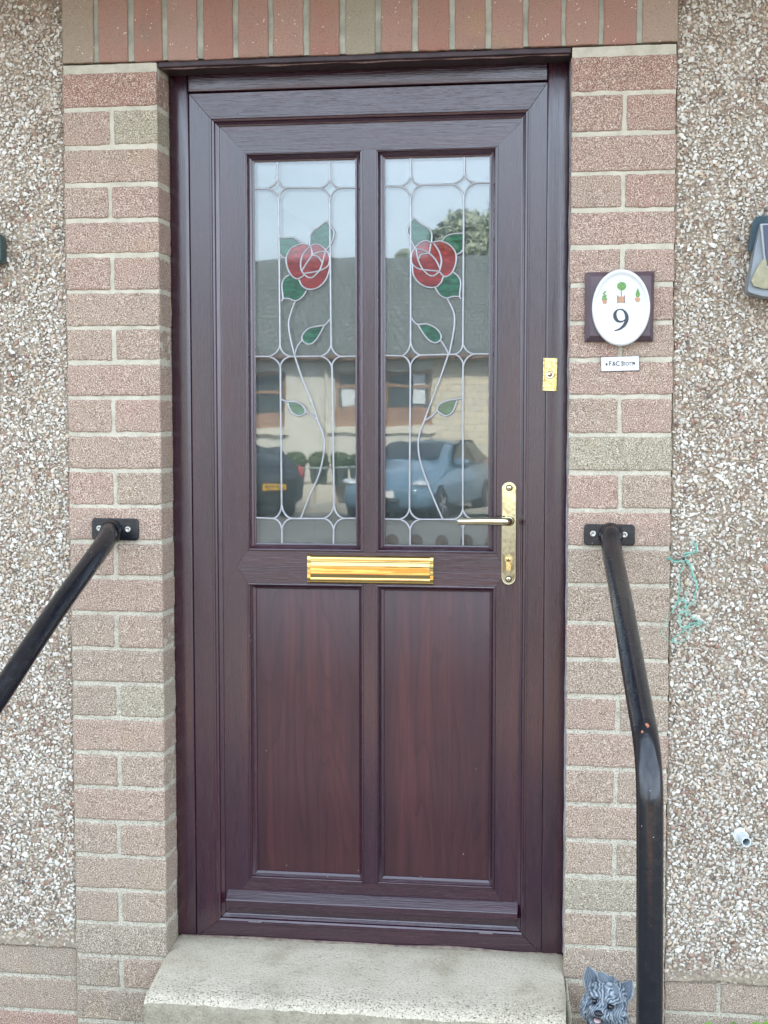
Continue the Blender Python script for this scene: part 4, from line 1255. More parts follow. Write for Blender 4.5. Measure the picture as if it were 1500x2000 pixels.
# overflow pipe
px_, pz_ = XZ(1447, 1632, .0)
pipe = thing('overflow_pipe', 'short white plastic pipe stub poking out of the pebbledash', 'pipe', (px_, 0, pz_))
end = V3(1458, 1645, -.05)
M_PVC = simple('white_pvc', (.62, .66, .66), .35, nscale=50, namt=.12)
mb = MB()
ax = (Vector(end) - Vector((px_, .01, pz_)))
tubep = [Vector((px_, .01, pz_)) + ax * t for t in (0, .5, 1)]
mb.tube(tubep, .0102, 24, 0, .5, False)
mb.tube(tubep[::-1], .0082, 24, 0, .5, False)
T = ax.normalized(); up = Vector((0, 0, 1)); N = (up - T * up.dot(T)).normalized(); Bn = T.cross(N)
V = [Vector(end) + (N * cos(2 * pi * k / 24) + Bn * sin(2 * pi * k / 24)) * r for r in (.0102, .0082) for k in range(24)]
mb.add(V, [(k, (k + 1) % 24, 24 + (k + 1) % 24, 24 + k) for k in range(24)], 0, .5, False)
V = [Vector((px_, .01, pz_)) + ax * .25 + (N * cos(2 * pi * k / 24) + Bn * sin(2 * pi * k / 24)) * .0083 for k in range(24)]
mb.add(V, [tuple(range(24))], 1, .5, False)
mb.build('pipe_tube', [M_PVC, simple('pipe_inside', (.10, .14, .14), .5)], pipe)
mb = MB()
P = ICO_V; bm = bmesh.new(); bmesh.ops.create_icosphere(bm, subdivisions=3, radius=1)
pv = np.array([v.co[:] for v in bm.verts]); pf = [[v.index for v in f.verts] for f in bm.faces]; bm.free()
SPH_V, SPH_F = pv, pf
q = pv * np.array([.0155, .006, .0165]) * (0.72 + .6 * vnoise(pv * 1.9 + 3)[:, None]) + np.array([px_, .003, pz_])
mb.add(q, pf, 0, .5, True); mb.build('mastic_collar', [simple('white_mastic', (.62, .64, .60), .6, nscale=70, namt=.2)], pipe)

# green string caught on a nail
def squig(pts, m, y, seed, n=5, amp=.0016):
    r = random.Random(seed)
    out = []
    for p in catmull([(*m(q), 0) for q in pts], 7):
        out.append((p.x + r.uniform(-amp, amp) * .4, y + r.uniform(-.001, .001), p.y + r.uniform(-amp, amp) * .4))
    return out
Sg = lambda p: XZ(1290 + p[0] / 8.7, 1050 + p[1] / 8.7, 0)
STR = [([(530, 60), (580, 120), (600, 200), (560, 240), (450, 260), (370, 300)], 5), ([(600, 80), (610, 190), (590, 240), (480, 290), (380, 320)], 3), ([(100, 340), (150, 340), (230, 400), (330, 400), (385, 350)], 4), ([(130, 370), (190, 370), (260, 420), (350, 390)], 3),
       ([(390, 350), (470, 400), (520, 520), (560, 650), (610, 780), (630, 860)], 6), ([(400, 370), (500, 470), (540, 620), (575, 720), (600, 860), (580, 1000), (590, 1130)], 3), ([(385, 360), (380, 500), (330, 600), (315, 750), (320, 900), (300, 1010)], 3),
       ([(290, 1000), (350, 1040), (420, 1060), (330, 1070), (280, 1090)], 3), ([(300, 1050), (260, 1140), (190, 1265)], 4), ([(230, 1105), (340, 1110), (500, 1100), (600, 1105)], 1),
       ([(420, 1060), (440, 1180), (480, 1140), (560, 1120)], 3), ([(440, 1160), (440, 1250), (330, 1260), (330, 1340), (360, 1420)], 3), ([(470, 1250), (520, 1330), (620, 1400), (690, 1450)], 2), ([(310, 1300), (330, 1480), (420, 1520), (520, 1450), (640, 1440)], 3),
       ([(570, 1370), (640, 1410), (700, 1460), (600, 1490), (470, 1520), (400, 1570), (330, 1620)], 3), ([(330, 1620), (240, 1690), (200, 1730), (240, 1760), (350, 1775), (430, 1710), (480, 1600), (520, 1550)], 2),
       ([(180, 1260), (100, 1380), (90, 1500), (40, 1560), (50, 1660), (130, 1740), (250, 1780), (330, 1770)], 1), ([(640, 1500), (720, 1560), (770, 1480), (740, 1420)], 1), ([(480, 830), (440, 950), (430, 1060)], 1), ([(350, 1200), (390, 1180), (450, 1330), (420, 1290)], 2)]
mb = MB()
for i, (pts, k) in enumerate(STR):
    for j in range(k):
        r = random.Random(i * 10 + j)
        off = [(p[0] + r.uniform(-14, 14) * (k > 1), p[1] + r.uniform(-14, 14) * (k > 1)) for p in pts]
        mb.tube(squig(off, Sg, -.003 - .0008 * j, i * 10 + j), .00055, 5, 0, .5, False)
t = NT('faded_green_twine'); n_ = t.noise(t.coord(), 60, 2); t.set(color=t.ramp(n_, [(.3, (.13, .42, .33)), (.7, (.34, .62, .50))]), rough=.7)
x, z = Sg((390, 350))
so = mb.build('green_string', [t.m], None, loc=(x, 0, z))
props(so, 'tangled faded green string hanging from a nail on the pebbledash', 'string')
mb = MB(); mb.lathe([(.0001, -.009), (.0030, -.0085), (.0032, -.006), (.0012, -.0055), (.0012, .012)], (x, 0, z), 'y', 12)
o = mb.build('nail', [simple('rusty_nail', (.06, .035, .025), .7)], None, loc=(x, 0, z)); props(o, 'dark nail head in the pebbledash holding the green string', 'nail')

# solar wall lamp, right edge of the picture
M_LB = simple('blue_black_plastic', (.030, .065, .085), .35, nscale=40, namt=.4)
M_LG = simple('grey_plastic', (.20, .22, .23), .45, nscale=30, namt=.12)
M_LS = simple('solar_cell', (.035, .042, .075), .12)
M_LR = simple('silver_rim', (.30, .31, .30), .4)
t = NT('frosted_amber_lens'); t.set(color=t.ramp(t.noise(t.coord(), 70, 3), [(.3, (.20, .175, .085)), (.7, (.30, .27, .15))]), rough=.28); M_LA = t.m
wl = thing('solar_wall_lamp', 'wedge shaped solar wall lamp on the pebbledash right of the door', 'lamp', (1.575, 0, 1.90))
K = cropmap(1380, 400, 9.09)
def lampface(pts, yf):
    out = []
    for p in pts:
        out.append(XZ(1380 + p[0] / 9.09, 400 + p[1] / 9.09, yf))
    return out
xm = 1.578
def mir(L_): return L_ + [(2 * xm - x, z) for x, z in L_[::-1]]
def wedge(left, depths, mat, name, backy=.0):
    """mirrored outline with its own depth per point (the lamp leans out at the foot)"""
    n = len(left); P = mir(left); dd = depths + depths[::-1]
    V = [(x, -d, z) for (x, z), d in zip(P, dd)] + [(x, backy, z) for (x, z) in P]
    m = len(P)
    fr = tuple(range(m))
    mb = MB()
    mb.add(V, [fr] + [(k, k + m, (k + 1) % m + m, (k + 1) % m) for k in range(m)], 0, .5, False)
    return mb.build(name, [mat], wl, recalc=True)
wedge(lampface([(1000, 185), (880, 215), (830, 290), (790, 520), (752, 780), (790, 810), (850, 780)], -.03), [.03, .03, .028, .024, .02, .02, .02], M_LB, 'lamp_housing')
wedge(lampface([(1010, 320), (965, 325), (930, 450), (860, 760), (800, 1100), (735, 1330), (715, 1540), (760, 1570), (900, 1610), (1010, 1640)], -.05), [.038, .038, .042, .050, .058, .064, .066, .066, .066, .066], M_LG, 'lamp_body')
wedge(lampface([(1015, 960), (930, 1060), (820, 1260), (790, 1350), (830, 1440), (1000, 1490), (1040, 1492)], -.068), [.066, .068, .072, .072, .072, .072, .072], M_LA, 'lens', -.05)
wedge(lampface([(1020, 322), (975, 326), (965, 345), (1010, 900), (1035, 1090), (1065, 1140), (1100, 1150)], -.06), [.050, .050, .050, .062, .068, .070, .070], M_LR, 'panel_rim', -.03)
wedge(lampface([(1040, 345), (1012, 348), (1045, 900), (1070, 1090), (1100, 1110)], -.062), [.052, .052, .064, .070, .070], M_LS, 'solar_panel', -.04)
# dark green lamp at the left edge
xl_, zl_ = XZ(4, 486, -.03)
wl2 = thing('wall_lamp', 'dark green wall lamp at the far left on the pebbledash', 'lamp', (xl_ - .045, 0, zl_))
mb = MB(); mb.rbox((xl_ - .09, -.035, zl_ - .034), (xl_, .005, zl_ + .034), .012, .012); mb.build('lamp_housing', [simple('dark_green_plastic', (.03, .055, .05), .4)], wl2)
mb = MB(); mb.rbox((xl_ - .085, -.055, zl_ - .05), (xl_ - .012, -.0355, zl_ + .026), .012, .012); mb.build('lens', [M_LA], wl2)

# ================================================================== DOG STATUE
def ico(sub):
    bm = bmesh.new(); bmesh.ops.create_icosphere(bm, subdivisions=sub, radius=1)
    v = np.array([q.co[:] for q in bm.verts]); f = [[q.index for q in p.verts] for p in bm.faces]; bm.free(); return v, f
I3V, I3F = ico(3)
HC = PY(1183, 1952, -.150)
HR = (Matrix.Rotation(R_(12), 3, 'Y') @ Matrix.Rotation(R_(-14), 3, 'Z') @ Matrix.Rotation(R_(-1), 3, 'X'))
def head_to_world(P):
    P = np.asarray(P); return P @ np.array(HR).T + np.array(HC)
dog = thing('dog_statue', 'grey resin terrier statue with a bow, sitting right of the step', 'statue', (HC.x + .004, HC.y + .03, 0))
# the lumps of the body in world space: centre, radii
def ell(c, r, rot=None):
    q = I3V * np.array(r)
    if rot is not None: q = q @ np.array(rot).T
    return q + np.array(c)
bx_, by_ = HC.x, HC.y
lumps = []
def hl(c, r): lumps.append(head_to_world(I3V * np.array(r) + np.array(c)))
hl((0, .004, .004), (.044, .042, .040)); hl((0, -.022, -.018), (.030, .034, .024)); hl((0, -.036, -.019), (.021, .023, .014))
hl((-.026, -.006, -.022), (.020, .026, .030)); hl((.028, -.006, -.022), (.021, .026, .034)); hl((0, -.016, -.044), (.020, .022, .020))
hl((-.018, -.024, .014), (.016, .018, .010)); hl((.018, -.024, .014), (.016, .018, .010))
lumps.append(ell((bx_ + .006, by_ + .030, HC.z - .065), (.043, .045, .055)))
lumps.append(ell((bx_ + .012, by_ + .040, .155), (.056, .062, .085)))
lumps.append(ell((bx_ + .016, by_ + .055, .075), (.072, .080, .075)))
for s in (-1, 1):
    lumps.append(ell((bx_ + .010 + s * .028, by_ - .006, .085), (.020, .021, .085)))
    lumps.append(ell((bx_ + .010 + s * .029, by_ - .024, .012), (.021, .030, .014)))
    lumps.append(ell((bx_ + .016 + s * .062, by_ + .035, .045), (.026, .052, .045)))
    lumps.append(ell((bx_ + .016 + s * .066, by_ - .012, .012), (.020, .034, .013)))
mb = MB()
for q in lumps: mb.add(q, I3F, 0, .5, True)
tmp = mb.build('body', [], dog)
md = tmp.modifiers.new('r', 'REMESH'); md.mode = 'VOXEL'; md.voxel_size = .0017; md.use_smooth_shade = True
bpy.context.view_layer.update()
me = bpy.data.meshes.new_from_object(tmp.evaluated_get(bpy.context.evaluated_depsgraph_get()))
bpy.data.objects.remove(tmp)
nv = len(me.vertices); co = np.zeros(nv * 3); me.vertices.foreach_get('co', co); co = co.reshape(-1, 3)
no = np.zeros(nv * 3); me.vertex_normals.foreach_get('vector', no); no = no.reshape(-1, 3)
W_ = co + np.array(ORG[dog])
Hh = (W_ - np.array(HC)) @ np.array(HR)           # head space
isH = np.clip((Hh[:, 2] + .062) / .02, 0, 1)
ang = np.arctan2(Hh[:, 0], Hh[:, 2] + .012)
rad_ = np.hypot(Hh[:, 0], Hh[:, 2] + .012)
# strands part at the brow and sweep down the cheeks
sweep = np.where(Hh[:, 2] < .012, Hh[:, 0] * 1150 + np.sign(Hh[:, 0]) * (Hh[:, 2]) * 260, ang * 30 + rad_ * 90)
wob = vnoise(W_ * 60) * 7.0 + vnoise(W_ * 170) * 3.0
s1 = np.abs(np.sin(sweep * .5 + wob)); s2 = vnoise(W_ * np.array([900, 500, 260]))
bodyst = np.abs(np.sin(W_[:, 0] * 330 + W_[:, 1] * 120 + vnoise(W_ * 45) * 8))
strand = np.clip((s1 * isH + bodyst * (1 - isH)) * (.55 + .75 * vnoise(W_ * np.array([420, 420, 130]))), 0, 1)
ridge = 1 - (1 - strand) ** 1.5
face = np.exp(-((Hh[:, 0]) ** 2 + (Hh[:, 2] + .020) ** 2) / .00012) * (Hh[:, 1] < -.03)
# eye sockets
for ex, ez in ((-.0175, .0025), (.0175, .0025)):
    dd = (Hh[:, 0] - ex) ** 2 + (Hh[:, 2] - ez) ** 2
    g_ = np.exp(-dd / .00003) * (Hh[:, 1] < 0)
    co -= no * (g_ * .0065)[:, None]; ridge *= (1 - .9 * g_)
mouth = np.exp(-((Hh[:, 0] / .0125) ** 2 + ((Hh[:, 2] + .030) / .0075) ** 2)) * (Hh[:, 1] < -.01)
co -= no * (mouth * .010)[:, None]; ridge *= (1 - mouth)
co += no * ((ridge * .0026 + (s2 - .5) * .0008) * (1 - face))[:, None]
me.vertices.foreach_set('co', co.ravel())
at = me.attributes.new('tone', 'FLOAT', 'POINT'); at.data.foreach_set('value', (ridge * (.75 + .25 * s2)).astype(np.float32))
me.polygons.foreach_set('use_smooth', np.ones(len(me.polygons), dtype=bool)); me.update()
def m_dog():
    t = NT('painted_grey_resin'); v = t.coord(); n = t.noise(v, 50, 3)
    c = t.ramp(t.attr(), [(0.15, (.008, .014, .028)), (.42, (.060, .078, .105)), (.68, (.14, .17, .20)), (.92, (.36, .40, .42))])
    c = t.mix(t.ramp(n, [(.4, 0), (.7, .35)]), c, (.12, .15, .16)); t.set(color=c, rough=.45); return t.m
M_DOG = m_dog()
me.materials.clear(); me.materials.append(M_DOG)
me.name = 'body'
o = bpy.data.objects.new('body', me); COL.objects.link(o); o.parent = dog
M_EYE = simple('glossy_eye', (.012, .010, .012), .04, spec=.8); M_NOSE = simple('dark_nose', (.012, .014, .02), .22)
M_TONG = simple('pink_tongue', (.55, .36, .34), .35)
for ex in (-.0175, .0175):
    mb = MB(); mb.add(head_to_world(I3V * .0052 + np.array((ex, -.0345, .0020))), I3F); mb.build('eye', [M_EYE], dog)
mb = MB(); q = I3V * np.array((.0098, .0085, .0068)); q[:, 2] *= (1 - .25 * (q[:, 0] / .0098) ** 2)
mb.add(head_to_world(q + np.array((0, -.0585, -.0105))), I3F); mb.build('nose', [M_NOSE], dog)
mb = MB(); mb.add(head_to_world(I3V * np.array((.0075, .0125, .0035)) + np.array((0, -.050, -.0285))), I3F); mb.build('tongue', [M_TONG], dog)
def leaf(base, tipdir, normal, length, width, cup, name, mat, nu=22, nvv=16, thick=.0022, hair=.0010, power=.62, s0=.20):
    """pointed cupped shell (ear or bow loop)"""
    b = Vector(base); t = Vector(tipdir).normalized(); nn = Vector(normal); nn = (nn - t * nn.dot(t)).normalized(); sd = t.cross(nn)
    grids = []; tones = []
    for sgn in (1, -1):
        P = []; 
        for i in range(nu + 1):
            s = i / nu; w_ = width * (math.sin(pi * min(1, s * (1 - s0) + s0)) ** power) * (1 if s < 1 else 0.02)
            for j in range(nvv + 1):
                a = (j / nvv) * 2 - 1
                z = cup * (a * a) * w_ / width + math.sin(a * 19 + s * 5) * hair * (1 - abs(a)) + (thick * .5 * sgn) * (1 - abs(a) ** 3)
                P.append(b + t * (s * length) + sd * (a * w_) + nn * z); tones.append(.15 + .62 * abs(math.sin(a * 9.5 + s * 4 + 2 * math.sin(s * 9))) if abs(a) < .82 else .95)
        grids.append(P)
    mb = MB(); k = nvv + 1
    for gi, P in enumerate(grids):
        fs = [(i * k + j, i * k + j + 1, (i + 1) * k + j + 1, (i + 1) * k + j) for i in range(nu) for j in range(nvv)]
        mb.add(P, fs if gi else [f[::-1] for f in fs], 0, np.array(tones[:len(P)]), True)
    return mb.build(name, [mat], dog, recalc=True)
def hw(p): return Vector(head_to_world([p])[0])
def hd(p): return HR @ Vector(p)
leaf(hw((-.033, .004, .016)), hd((-.52, .05, 1)), hd((.15, -1, .1)), .042, .0195, -.010, 'ear', M_DOG, power=.9, s0=.40)
leaf(hw((.030, .004, .016)), hd((.30, .05, 1)), hd((-.15, -1, .1)), .042, .0185, -.010, 'ear', M_DOG, power=.9, s0=.40)
leaf(hw((.000, -.016, .040)), hd((-.95, -.1, .62)), hd((.1, -1, .5)), .031, .0115, -.005, 'bow_loop', M_DOG)
leaf(hw((.004, -.019, .040)), hd((.85, -.25, -.42)), hd((.1, -1, .5)), .027, .0115, -.005, 'bow_loop', M_DOG)
leaf(hw((.001, -.014, .043)), hd((.35, .0, .9)), hd((.1, -1, .4)), .016, .009, -.004, 'bow_loop', M_DOG)
mb = MB(); mb.add(head_to_world(I3V * np.array((.0065, .005, .0048)) + np.array((.003, -.0225, .042))), I3F, 0, .8); mb.build('bow_knot', [M_DOG], dog)

# ================================================================== PLANT at the bottom right
M_LEAF = NT('fresh_green_leaf'); n_ = M_LEAF.noise(M_LEAF.coord(), 30, 2)
M_LEAF.set(color=M_LEAF.ramp(n_, [(.3, (.07, .20, .02)), (.7, (.22, .42, .06))]), rough=.4); M_LEAF = M_LEAF.m
pp = PY(1478, 2000, -.05)
mb = MB(); r = random.Random(5)
for i in range(150):
    bz = r.uniform(.05, pp.z + .002) if i > 22 else pp.z - r.uniform(-.008, .012)
    bx2 = pp.x + r.gauss(.02, .05); by2 = -.05 - abs(r.gauss(0, .04))
    a = r.uniform(0, 6.28); L_ = r.uniform(.012, .026); dx, dy, dz = cos(a) * L_, sin(a) * L_, r.uniform(-.3, .5) * L_
    nx, ny = -sin(a) * L_ * .35, cos(a) * L_ * .35
    V = [(bx2, by2, bz), (bx2 + dx * .5 + nx, by2 + dy * .5 + ny, bz + dz * .5 + .002), (bx2 + dx, by2 + dy, bz + dz), (bx2 + dx * .5 - nx, by2 + dy * .5 - ny, bz + dz * .5 + .002)]
    mb.add(V, [(0, 1, 2, 3)], 0, .5, True)
for i in range(14):
    x = pp.x + r.gauss(.02, .04); y = -.06 - abs(r.gauss(0, .03)); mb.tube([(x, y, 0), (x + .01, y, pp.z * .5), (x + .004, y, pp.z - .01)], .0015, 5, 0)
o = mb.build('low_plant', [M_LEAF], None, loc=(pp.x, -.06, 0)); props(o, 'bright green low plant growing at the foot of the wall on the right', 'plant')

# ================================================================== GROUND AND THE STREET BEHIND THE CAMERA (seen reflected)
def m_ground(name, c0, c1, sc_=6, gr=90):
    t = NT(name); v = t.coord(); a = t.noise(v, sc_, 4, .6); g = t.noise(v, gr, 2, .6)
    c = t.mix(t.ramp(g, [(.35, .35), (.55, 0)]), t.ramp(a, [(.3, c0), (.7, c1)]), [x * .5 for x in c0]); t.set(color=c, rough=.9); return t.m
M_ROAD = m_ground('asphalt', (.10, .10, .095), (.17, .165, .15), 1.5, 20)
M_PAVE = m_ground('pavement_slabs', (.24, .23, .20), (.34, .325, .28), 2, 14)
M_EARTH = m_ground('gravel_yard', (.16, .14, .11), (.26, .23, .18), 3, 40)
M_CONC = m_ground('concrete_blocks', (.40, .37, .31), (.52, .49, .42), 3, 14)
mb = MB()
# ground profile: our plot at 0, street 0.4 m lower, opposite garden on a terrace
prof = [(12, -.002), (-5.3, -.002), (-9.5, -.41), (-400, -.41)]
V = []
for y, z in prof: V += [(-300, y, z), (300, y, z)]
mb.add(V, [(2 * i, 2 * i + 2, 2 * i + 3, 2 * i + 1) for i in range(3)], 0, .5, False)
V = [(-300, 400, -.002), (300, 400, -.002), (300, 12, -.002), (-300, 12, -.002)]
mb.add(V, [(0, 3, 2, 1)], 0, .5, False)
props(mb.build('ground', [M_EARTH]), kind='structure')
mb = MB(); mb.add([(-200, -25.2, -.395), (200, -25.2, -.395), (200, -10.6, -.395), (-200, -10.6, -.395)], [(0, 1, 2, 3)], 0, .5, False); props(mb.build('road', [M_ROAD]), kind='structure')
mb = MB(); mb.box((-200, -10.6, -.42), (200, -10.45, -.29)); mb.box((-200, -10.45, -.42), (200, -9.0, -.302)); props(mb.build('pavement', [M_PAVE]), kind='structure')
mb = MB(); mb.box((-200, -25.35, -.42), (200, -25.2, -.30)); mb.box((-200, -27.0, -.42), (200, -25.35, -.312)); props(mb.build('pavement', [M_PAVE]), kind='structure')
# orange and cream paved path to the door
def m_paving():
    t = NT('orange_and_cream_paving'); v = t.coord((1, 1, 1))
    # block size 0.2 x 0.1 m
    ch = t.n('ShaderNodeTexBrick'); ch.inputs['Scale'].default_value = 1.0; ch.inputs['Mortar Size'].default_value = .006
    ch.inputs['Color1'].default_value = (.42, .14, .06, 1); ch.inputs['Color2'].default_value = (.50, .42, .28, 1); ch.inputs['Mortar'].default_value = (.25, .20, .15, 1)
    ch.inputs['Bias'].default_value = -.1
    ch.inputs['Brick Width'].default_value = .22; ch.inputs['Row Height'].default_value = .2
    t.l(v, ch.inputs['Vector']); t.set(color=ch.outputs['Color'], rough=.85); return t.m
mb = MB(); mb.box((-.45, -4.62, -.05), (2.4, -3.30, .003)); props(mb.build('path', [m_paving()]), kind='structure')
mb = MB(); mb.box((-.45, -3.295, -.05), (2.4, -.60, .002)); props(mb.build('path', [simple('darkened_paving', (.10, .095, .09), .8, nscale=5, namt=.3)]), kind='structure')  # unseen slabs, darkened so the door reflects shaded ground
# low scalloped picket fence at the end of our plot
M_PICK = simple('red_brown_paint', (.065, .052, .046), .6, nscale=10, namt=.2)
fx = MP(764, 1046, 8.0)
fence = thing('picket_fence', 'low brown picket fence with rounded tops across the front plot', 'fence', (fx.x, fx.y, 0))
for i in range(22):
    x = fx.x + i * .147; zt_ = .885; h_ = .038
    mb = MB()
    q = [(x - h_, .05), (x + h_, .05)] + [(x + h_ * cos(R_(a)), zt_ - h_ + h_ * sin(R_(a))) for a in range(0, 181, 15)]
    mb.plate([q], fx.y - .010, fx.y + .010); mb.build('picket', [M_PICK], fence)
for z in (.22, .66):
    mb = MB(); mb.box((fx.x - .05, fx.y - .040, z), (fx.x + 22 * .147, fx.y - .0105, z + .07)); mb.build('fence_rail', [M_PICK], fence)

# ---- house opposite
FDy = MP(600, 700, 33).y
M_RC = simple('cream_roughcast', (.47, .465, .42), .95, nscale=3, namt=.08, bump=.6, bscale=25, bdist=.03)
def m_stone():
    t = NT('beige_stone_cladding'); v = t.coord((1, 1, 1))
    b = t.n('ShaderNodeTexBrick'); b.inputs['Scale'].default_value = 1.6; b.inputs['Mortar Size'].default_value = .012
    b.inputs['Color1'].default_value = (.45, .43, .37, 1); b.inputs['Color2'].default_value = (.54, .48, .36, 1); b.inputs['Mortar'].default_value = (.20, .17, .12, 1)
    mp = t.n('ShaderNodeMapping'); mp.inputs['Rotation'].default_value = (pi / 2, 0, 0)
    t.l(v, mp.inputs[0]); t.l(mp.outputs[0], b.inputs['Vector']); t.set(color=b.outputs['Color'], rough=.9); return t.m
M_STONE = m_stone()
def m_slate():
    t = NT('grey_roof_tiles'); v = t.coord()
    b = t.n('ShaderNodeTexBrick'); b.inputs['Scale'].default_value = 3.0; b.inputs['Row Height'].default_value = .6; b.inputs['Mortar Size'].default_value = .05
    b.inputs['Color1'].default_value = (.105, .12, .12, 1); b.inputs['Color2'].default_value = (.135, .15, .145, 1); b.inputs['Mortar'].default_value = (.06, .068, .066, 1)
    n = t.noise(v, 2.2, 4, .7); lich = t.ramp(t.noise(v, 7, 3, .7), [(.62, 0), (.70, .8)])
    c = t.mix(lich, b.outputs['Color'], (.26, .27, .25)); t.l(v, b.inputs['Vector']); t.set(color=c, rough=.85); return t.m
M_SLATE = m_slate()
M_WIN = simple('dark_window', (.045, .06, .065), .10); M_WF = simple('brown_window_frame', (.26, .16, .10), .5)
M_CURT = simple('pale_curtain', (.52, .56, .58), .8); M_SILL = simple('stone_sill', (.50, .48, .41), .8); M_BAND = simple('brown_band', (.24, .15, .11), .6, nscale=3, namt=.25)
opp = thing('bungalow', 'cream roughcast bungalow with grey tiled roof across the street', 'house', (-4, FDy, 0))
def fp(u, vv): p = MP(u, vv, 33); return p.x, p.z
ex0, _ = fp(440, 700); ex1, ez_ = fp(844, 690); st1, _ = fp(1010, 690)
mb = MB()
wl0, wz1 = fp(470, 728); wl1, wz0 = fp(557, 836); w20, w2z1 = fp(655, 724); w21, w2z0 = fp(843, 832)
def wall_with_holes(mb, x0, x1, z0, z1, y, holes, mat=0, thick=.3):
    xs = sorted({x0, x1, *[h[0] for h in holes], *[h[1] for h in holes]}); zs = sorted({z0, z1, *[h[2] for h in holes], *[h[3] for h in holes]})
    for a, b in zip(xs[:-1], xs[1:]):
        for c_, d in zip(zs[:-1], zs[1:]):
            cx, cz = (a + b) / 2, (c_ + d) / 2
            if any(h[0] < cx < h[1] and h[2] < cz < h[3] for h in holes): continue
            mb.box((a, y - thick, c_), (b, y, d), mat)
wall_with_holes(mb, ex0 - 3, ex1, .0, ez_ + .05, FDy, [(wl0, wl1, wz0, wz1), (w20, w21, w2z0, w2z1)])
mb.build('wall', [M_RC], opp)
mb = MB(); mb.box((ex1, FDy - .3, -.40), (st1 + 2, FDy + .02, ez_ + .05)); mb.build('stone_wall', [M_STONE], opp)
mb = MB(); ry = FDy - 4.2; rz = MP(600, 505, 37.2).z
mb.add([(ex0 - 4, FDy + .35, ez_ - .02), (st1 + 3, FDy + .35, ez_ - .02), (st1 + 3, ry, rz), (ex0 - 4, ry, rz), (ex0 - 4, ry - 4, ez_), (st1 + 3, ry - 4, ez_),
        (ex0 - 4, FDy + .35, ez_ - .14), (st1 + 3, FDy + .35, ez_ - .14)], [(0, 3, 2, 1), (3, 4, 5, 2), (0, 1, 7, 6), (6, 7, 5, 4), (0, 6, 4, 3), (1, 2, 5, 7)], 0, .5, False)
mb.build('roof', [M_SLATE], opp)
mb = MB(); mb.tube([(ex0 - 4, FDy + .42, ez_ - .10), (st1 + 3, FDy + .42, ez_ - .10)], .06, 10); mb.build('gutter', [simple('brown_gutter', (.13, .075, .05), .5)], opp)
mb = MB(); dx_ = fp(637, 700)[0]; mb.tube([(dx_, FDy + .07, .02), (dx_, FDy + .07, ez_ - .15)], .045, 10); mb.build('downpipe', [M_SILL], opp)
def window(x0, x1, z0, z1, panes, curtain=None, low=None):
    mb = MB(); y = FDy - .12
    t_ = .07
    mb.box((x0, y - .05, z0), (x0 + t_, y + .03, z1)); mb.box((x1 - t_, y - .05, z0), (x1, y + .03, z1)); mb.box((x0 + t_, y - .05, z1 - t_), (x1 - t_, y + .03, z1)); mb.box((x0 + t_, y - .05, z0), (x1 - t_, y + .03, z0 + t_))
    for a in panes[0]: xx = x0 + (x1 - x0) * a; mb.box((xx - .035, y - .049, z0 + t_), (xx + .035, y + .029, z1 - t_))
    for a in panes[1]: zz = z0 + (z1 - z0) * a; mb.box((x0 + t_, y - .048, zz - .035), (x1 - t_, y + .028, zz + .035))
    f = mb.build('window', [M_WF], opp)
    mb = MB(); mb.box((x0 + .02, y - .03, z0 + .02), (x1 - .02, y - .02, z1 - .02)); mb.build('pane', [M_WIN], f)
    if curtain:
        for a, b, c_, d in curtain:
            mb = MB(); n = 24; X = np.linspace(x0 + (x1 - x0) * a, x0 + (x1 - x0) * b, n)
            V = [(x, y - .012 + .004 * sin(x * 70), z0 + (z1 - z0) * c_) for x in X] + [(x, y - .012 + .004 * sin(x * 70), z0 + (z1 - z0) * d) for x in X]
            mb.add(V, [(i, i + 1, n + i + 1, n + i) for i in range(n - 1)], 0, .5, True); mb.build('curtain', [M_CURT], f)
    if low:  # brown band across the lower part of the window
        mb = MB(); mb.box((x0 + t_, y - .019, z0 + t_), (x1 - t_, y - .006, z0 + (z1 - z0) * low)); mb.build('lower_band', [M_BAND], f)
    mb = MB(); mb.box((x0 - .25, FDy + .001, z0 - .16), (x1 + .12, FDy + .10, z0 - .005)); mb.build('sill', [M_SILL], f)
window(wl0, wl1, wz0, wz1, ([], [.66]), None, .28)
window(w20, w21, w2z0, w2z1, ([.22, .52], [.72]), [(.06, .19, .34, .70), (.80, .93, .40, .95)], .33)
# ---- terrace wall and pots
tw = MP(600, 985, 30.4); x_r = MP(656, 985, 30.4).x
TZ = MP(600, 949, 30.4).z
mb = MB(); mb.box((tw.x - 6, FDy, -.41), (x_r, tw.y - .2, TZ - .03)); mb.build('garden_terrace', [M_EARTH]); props(bpy.data.objects['garden_terrace'], kind='structure')
mb = MB()
xs = np.arange(tw.x - 6, x_r, .62)
for i, x in enumerate(xs):
    mb.rbox((x, tw.y - .2, -.42), (min(x + .61, x_r), tw.y, TZ + .01 * (i % 2)), .02, .3, skip=())
o = mb.build('garden_wall', [M_CONC], None, loc=(tw.x, tw.y, -.41)); props(o, 'low pale concrete block wall in front of the opposite garden', 'wall')
M_POT = simple('grey_green_pot', (.20, .25, .24), .6, nscale=5, namt=.15); M_BOX = NT('clipped_box'); q_ = M_BOX.noise(M_BOX.coord(), 25, 3, .7)
M_BOX.set(color=M_BOX.ramp(q_, [(.35, (.03, .055, .02)), (.65, (.10, .15, .05))]), rough=.8); M_BOX = M_BOX.m
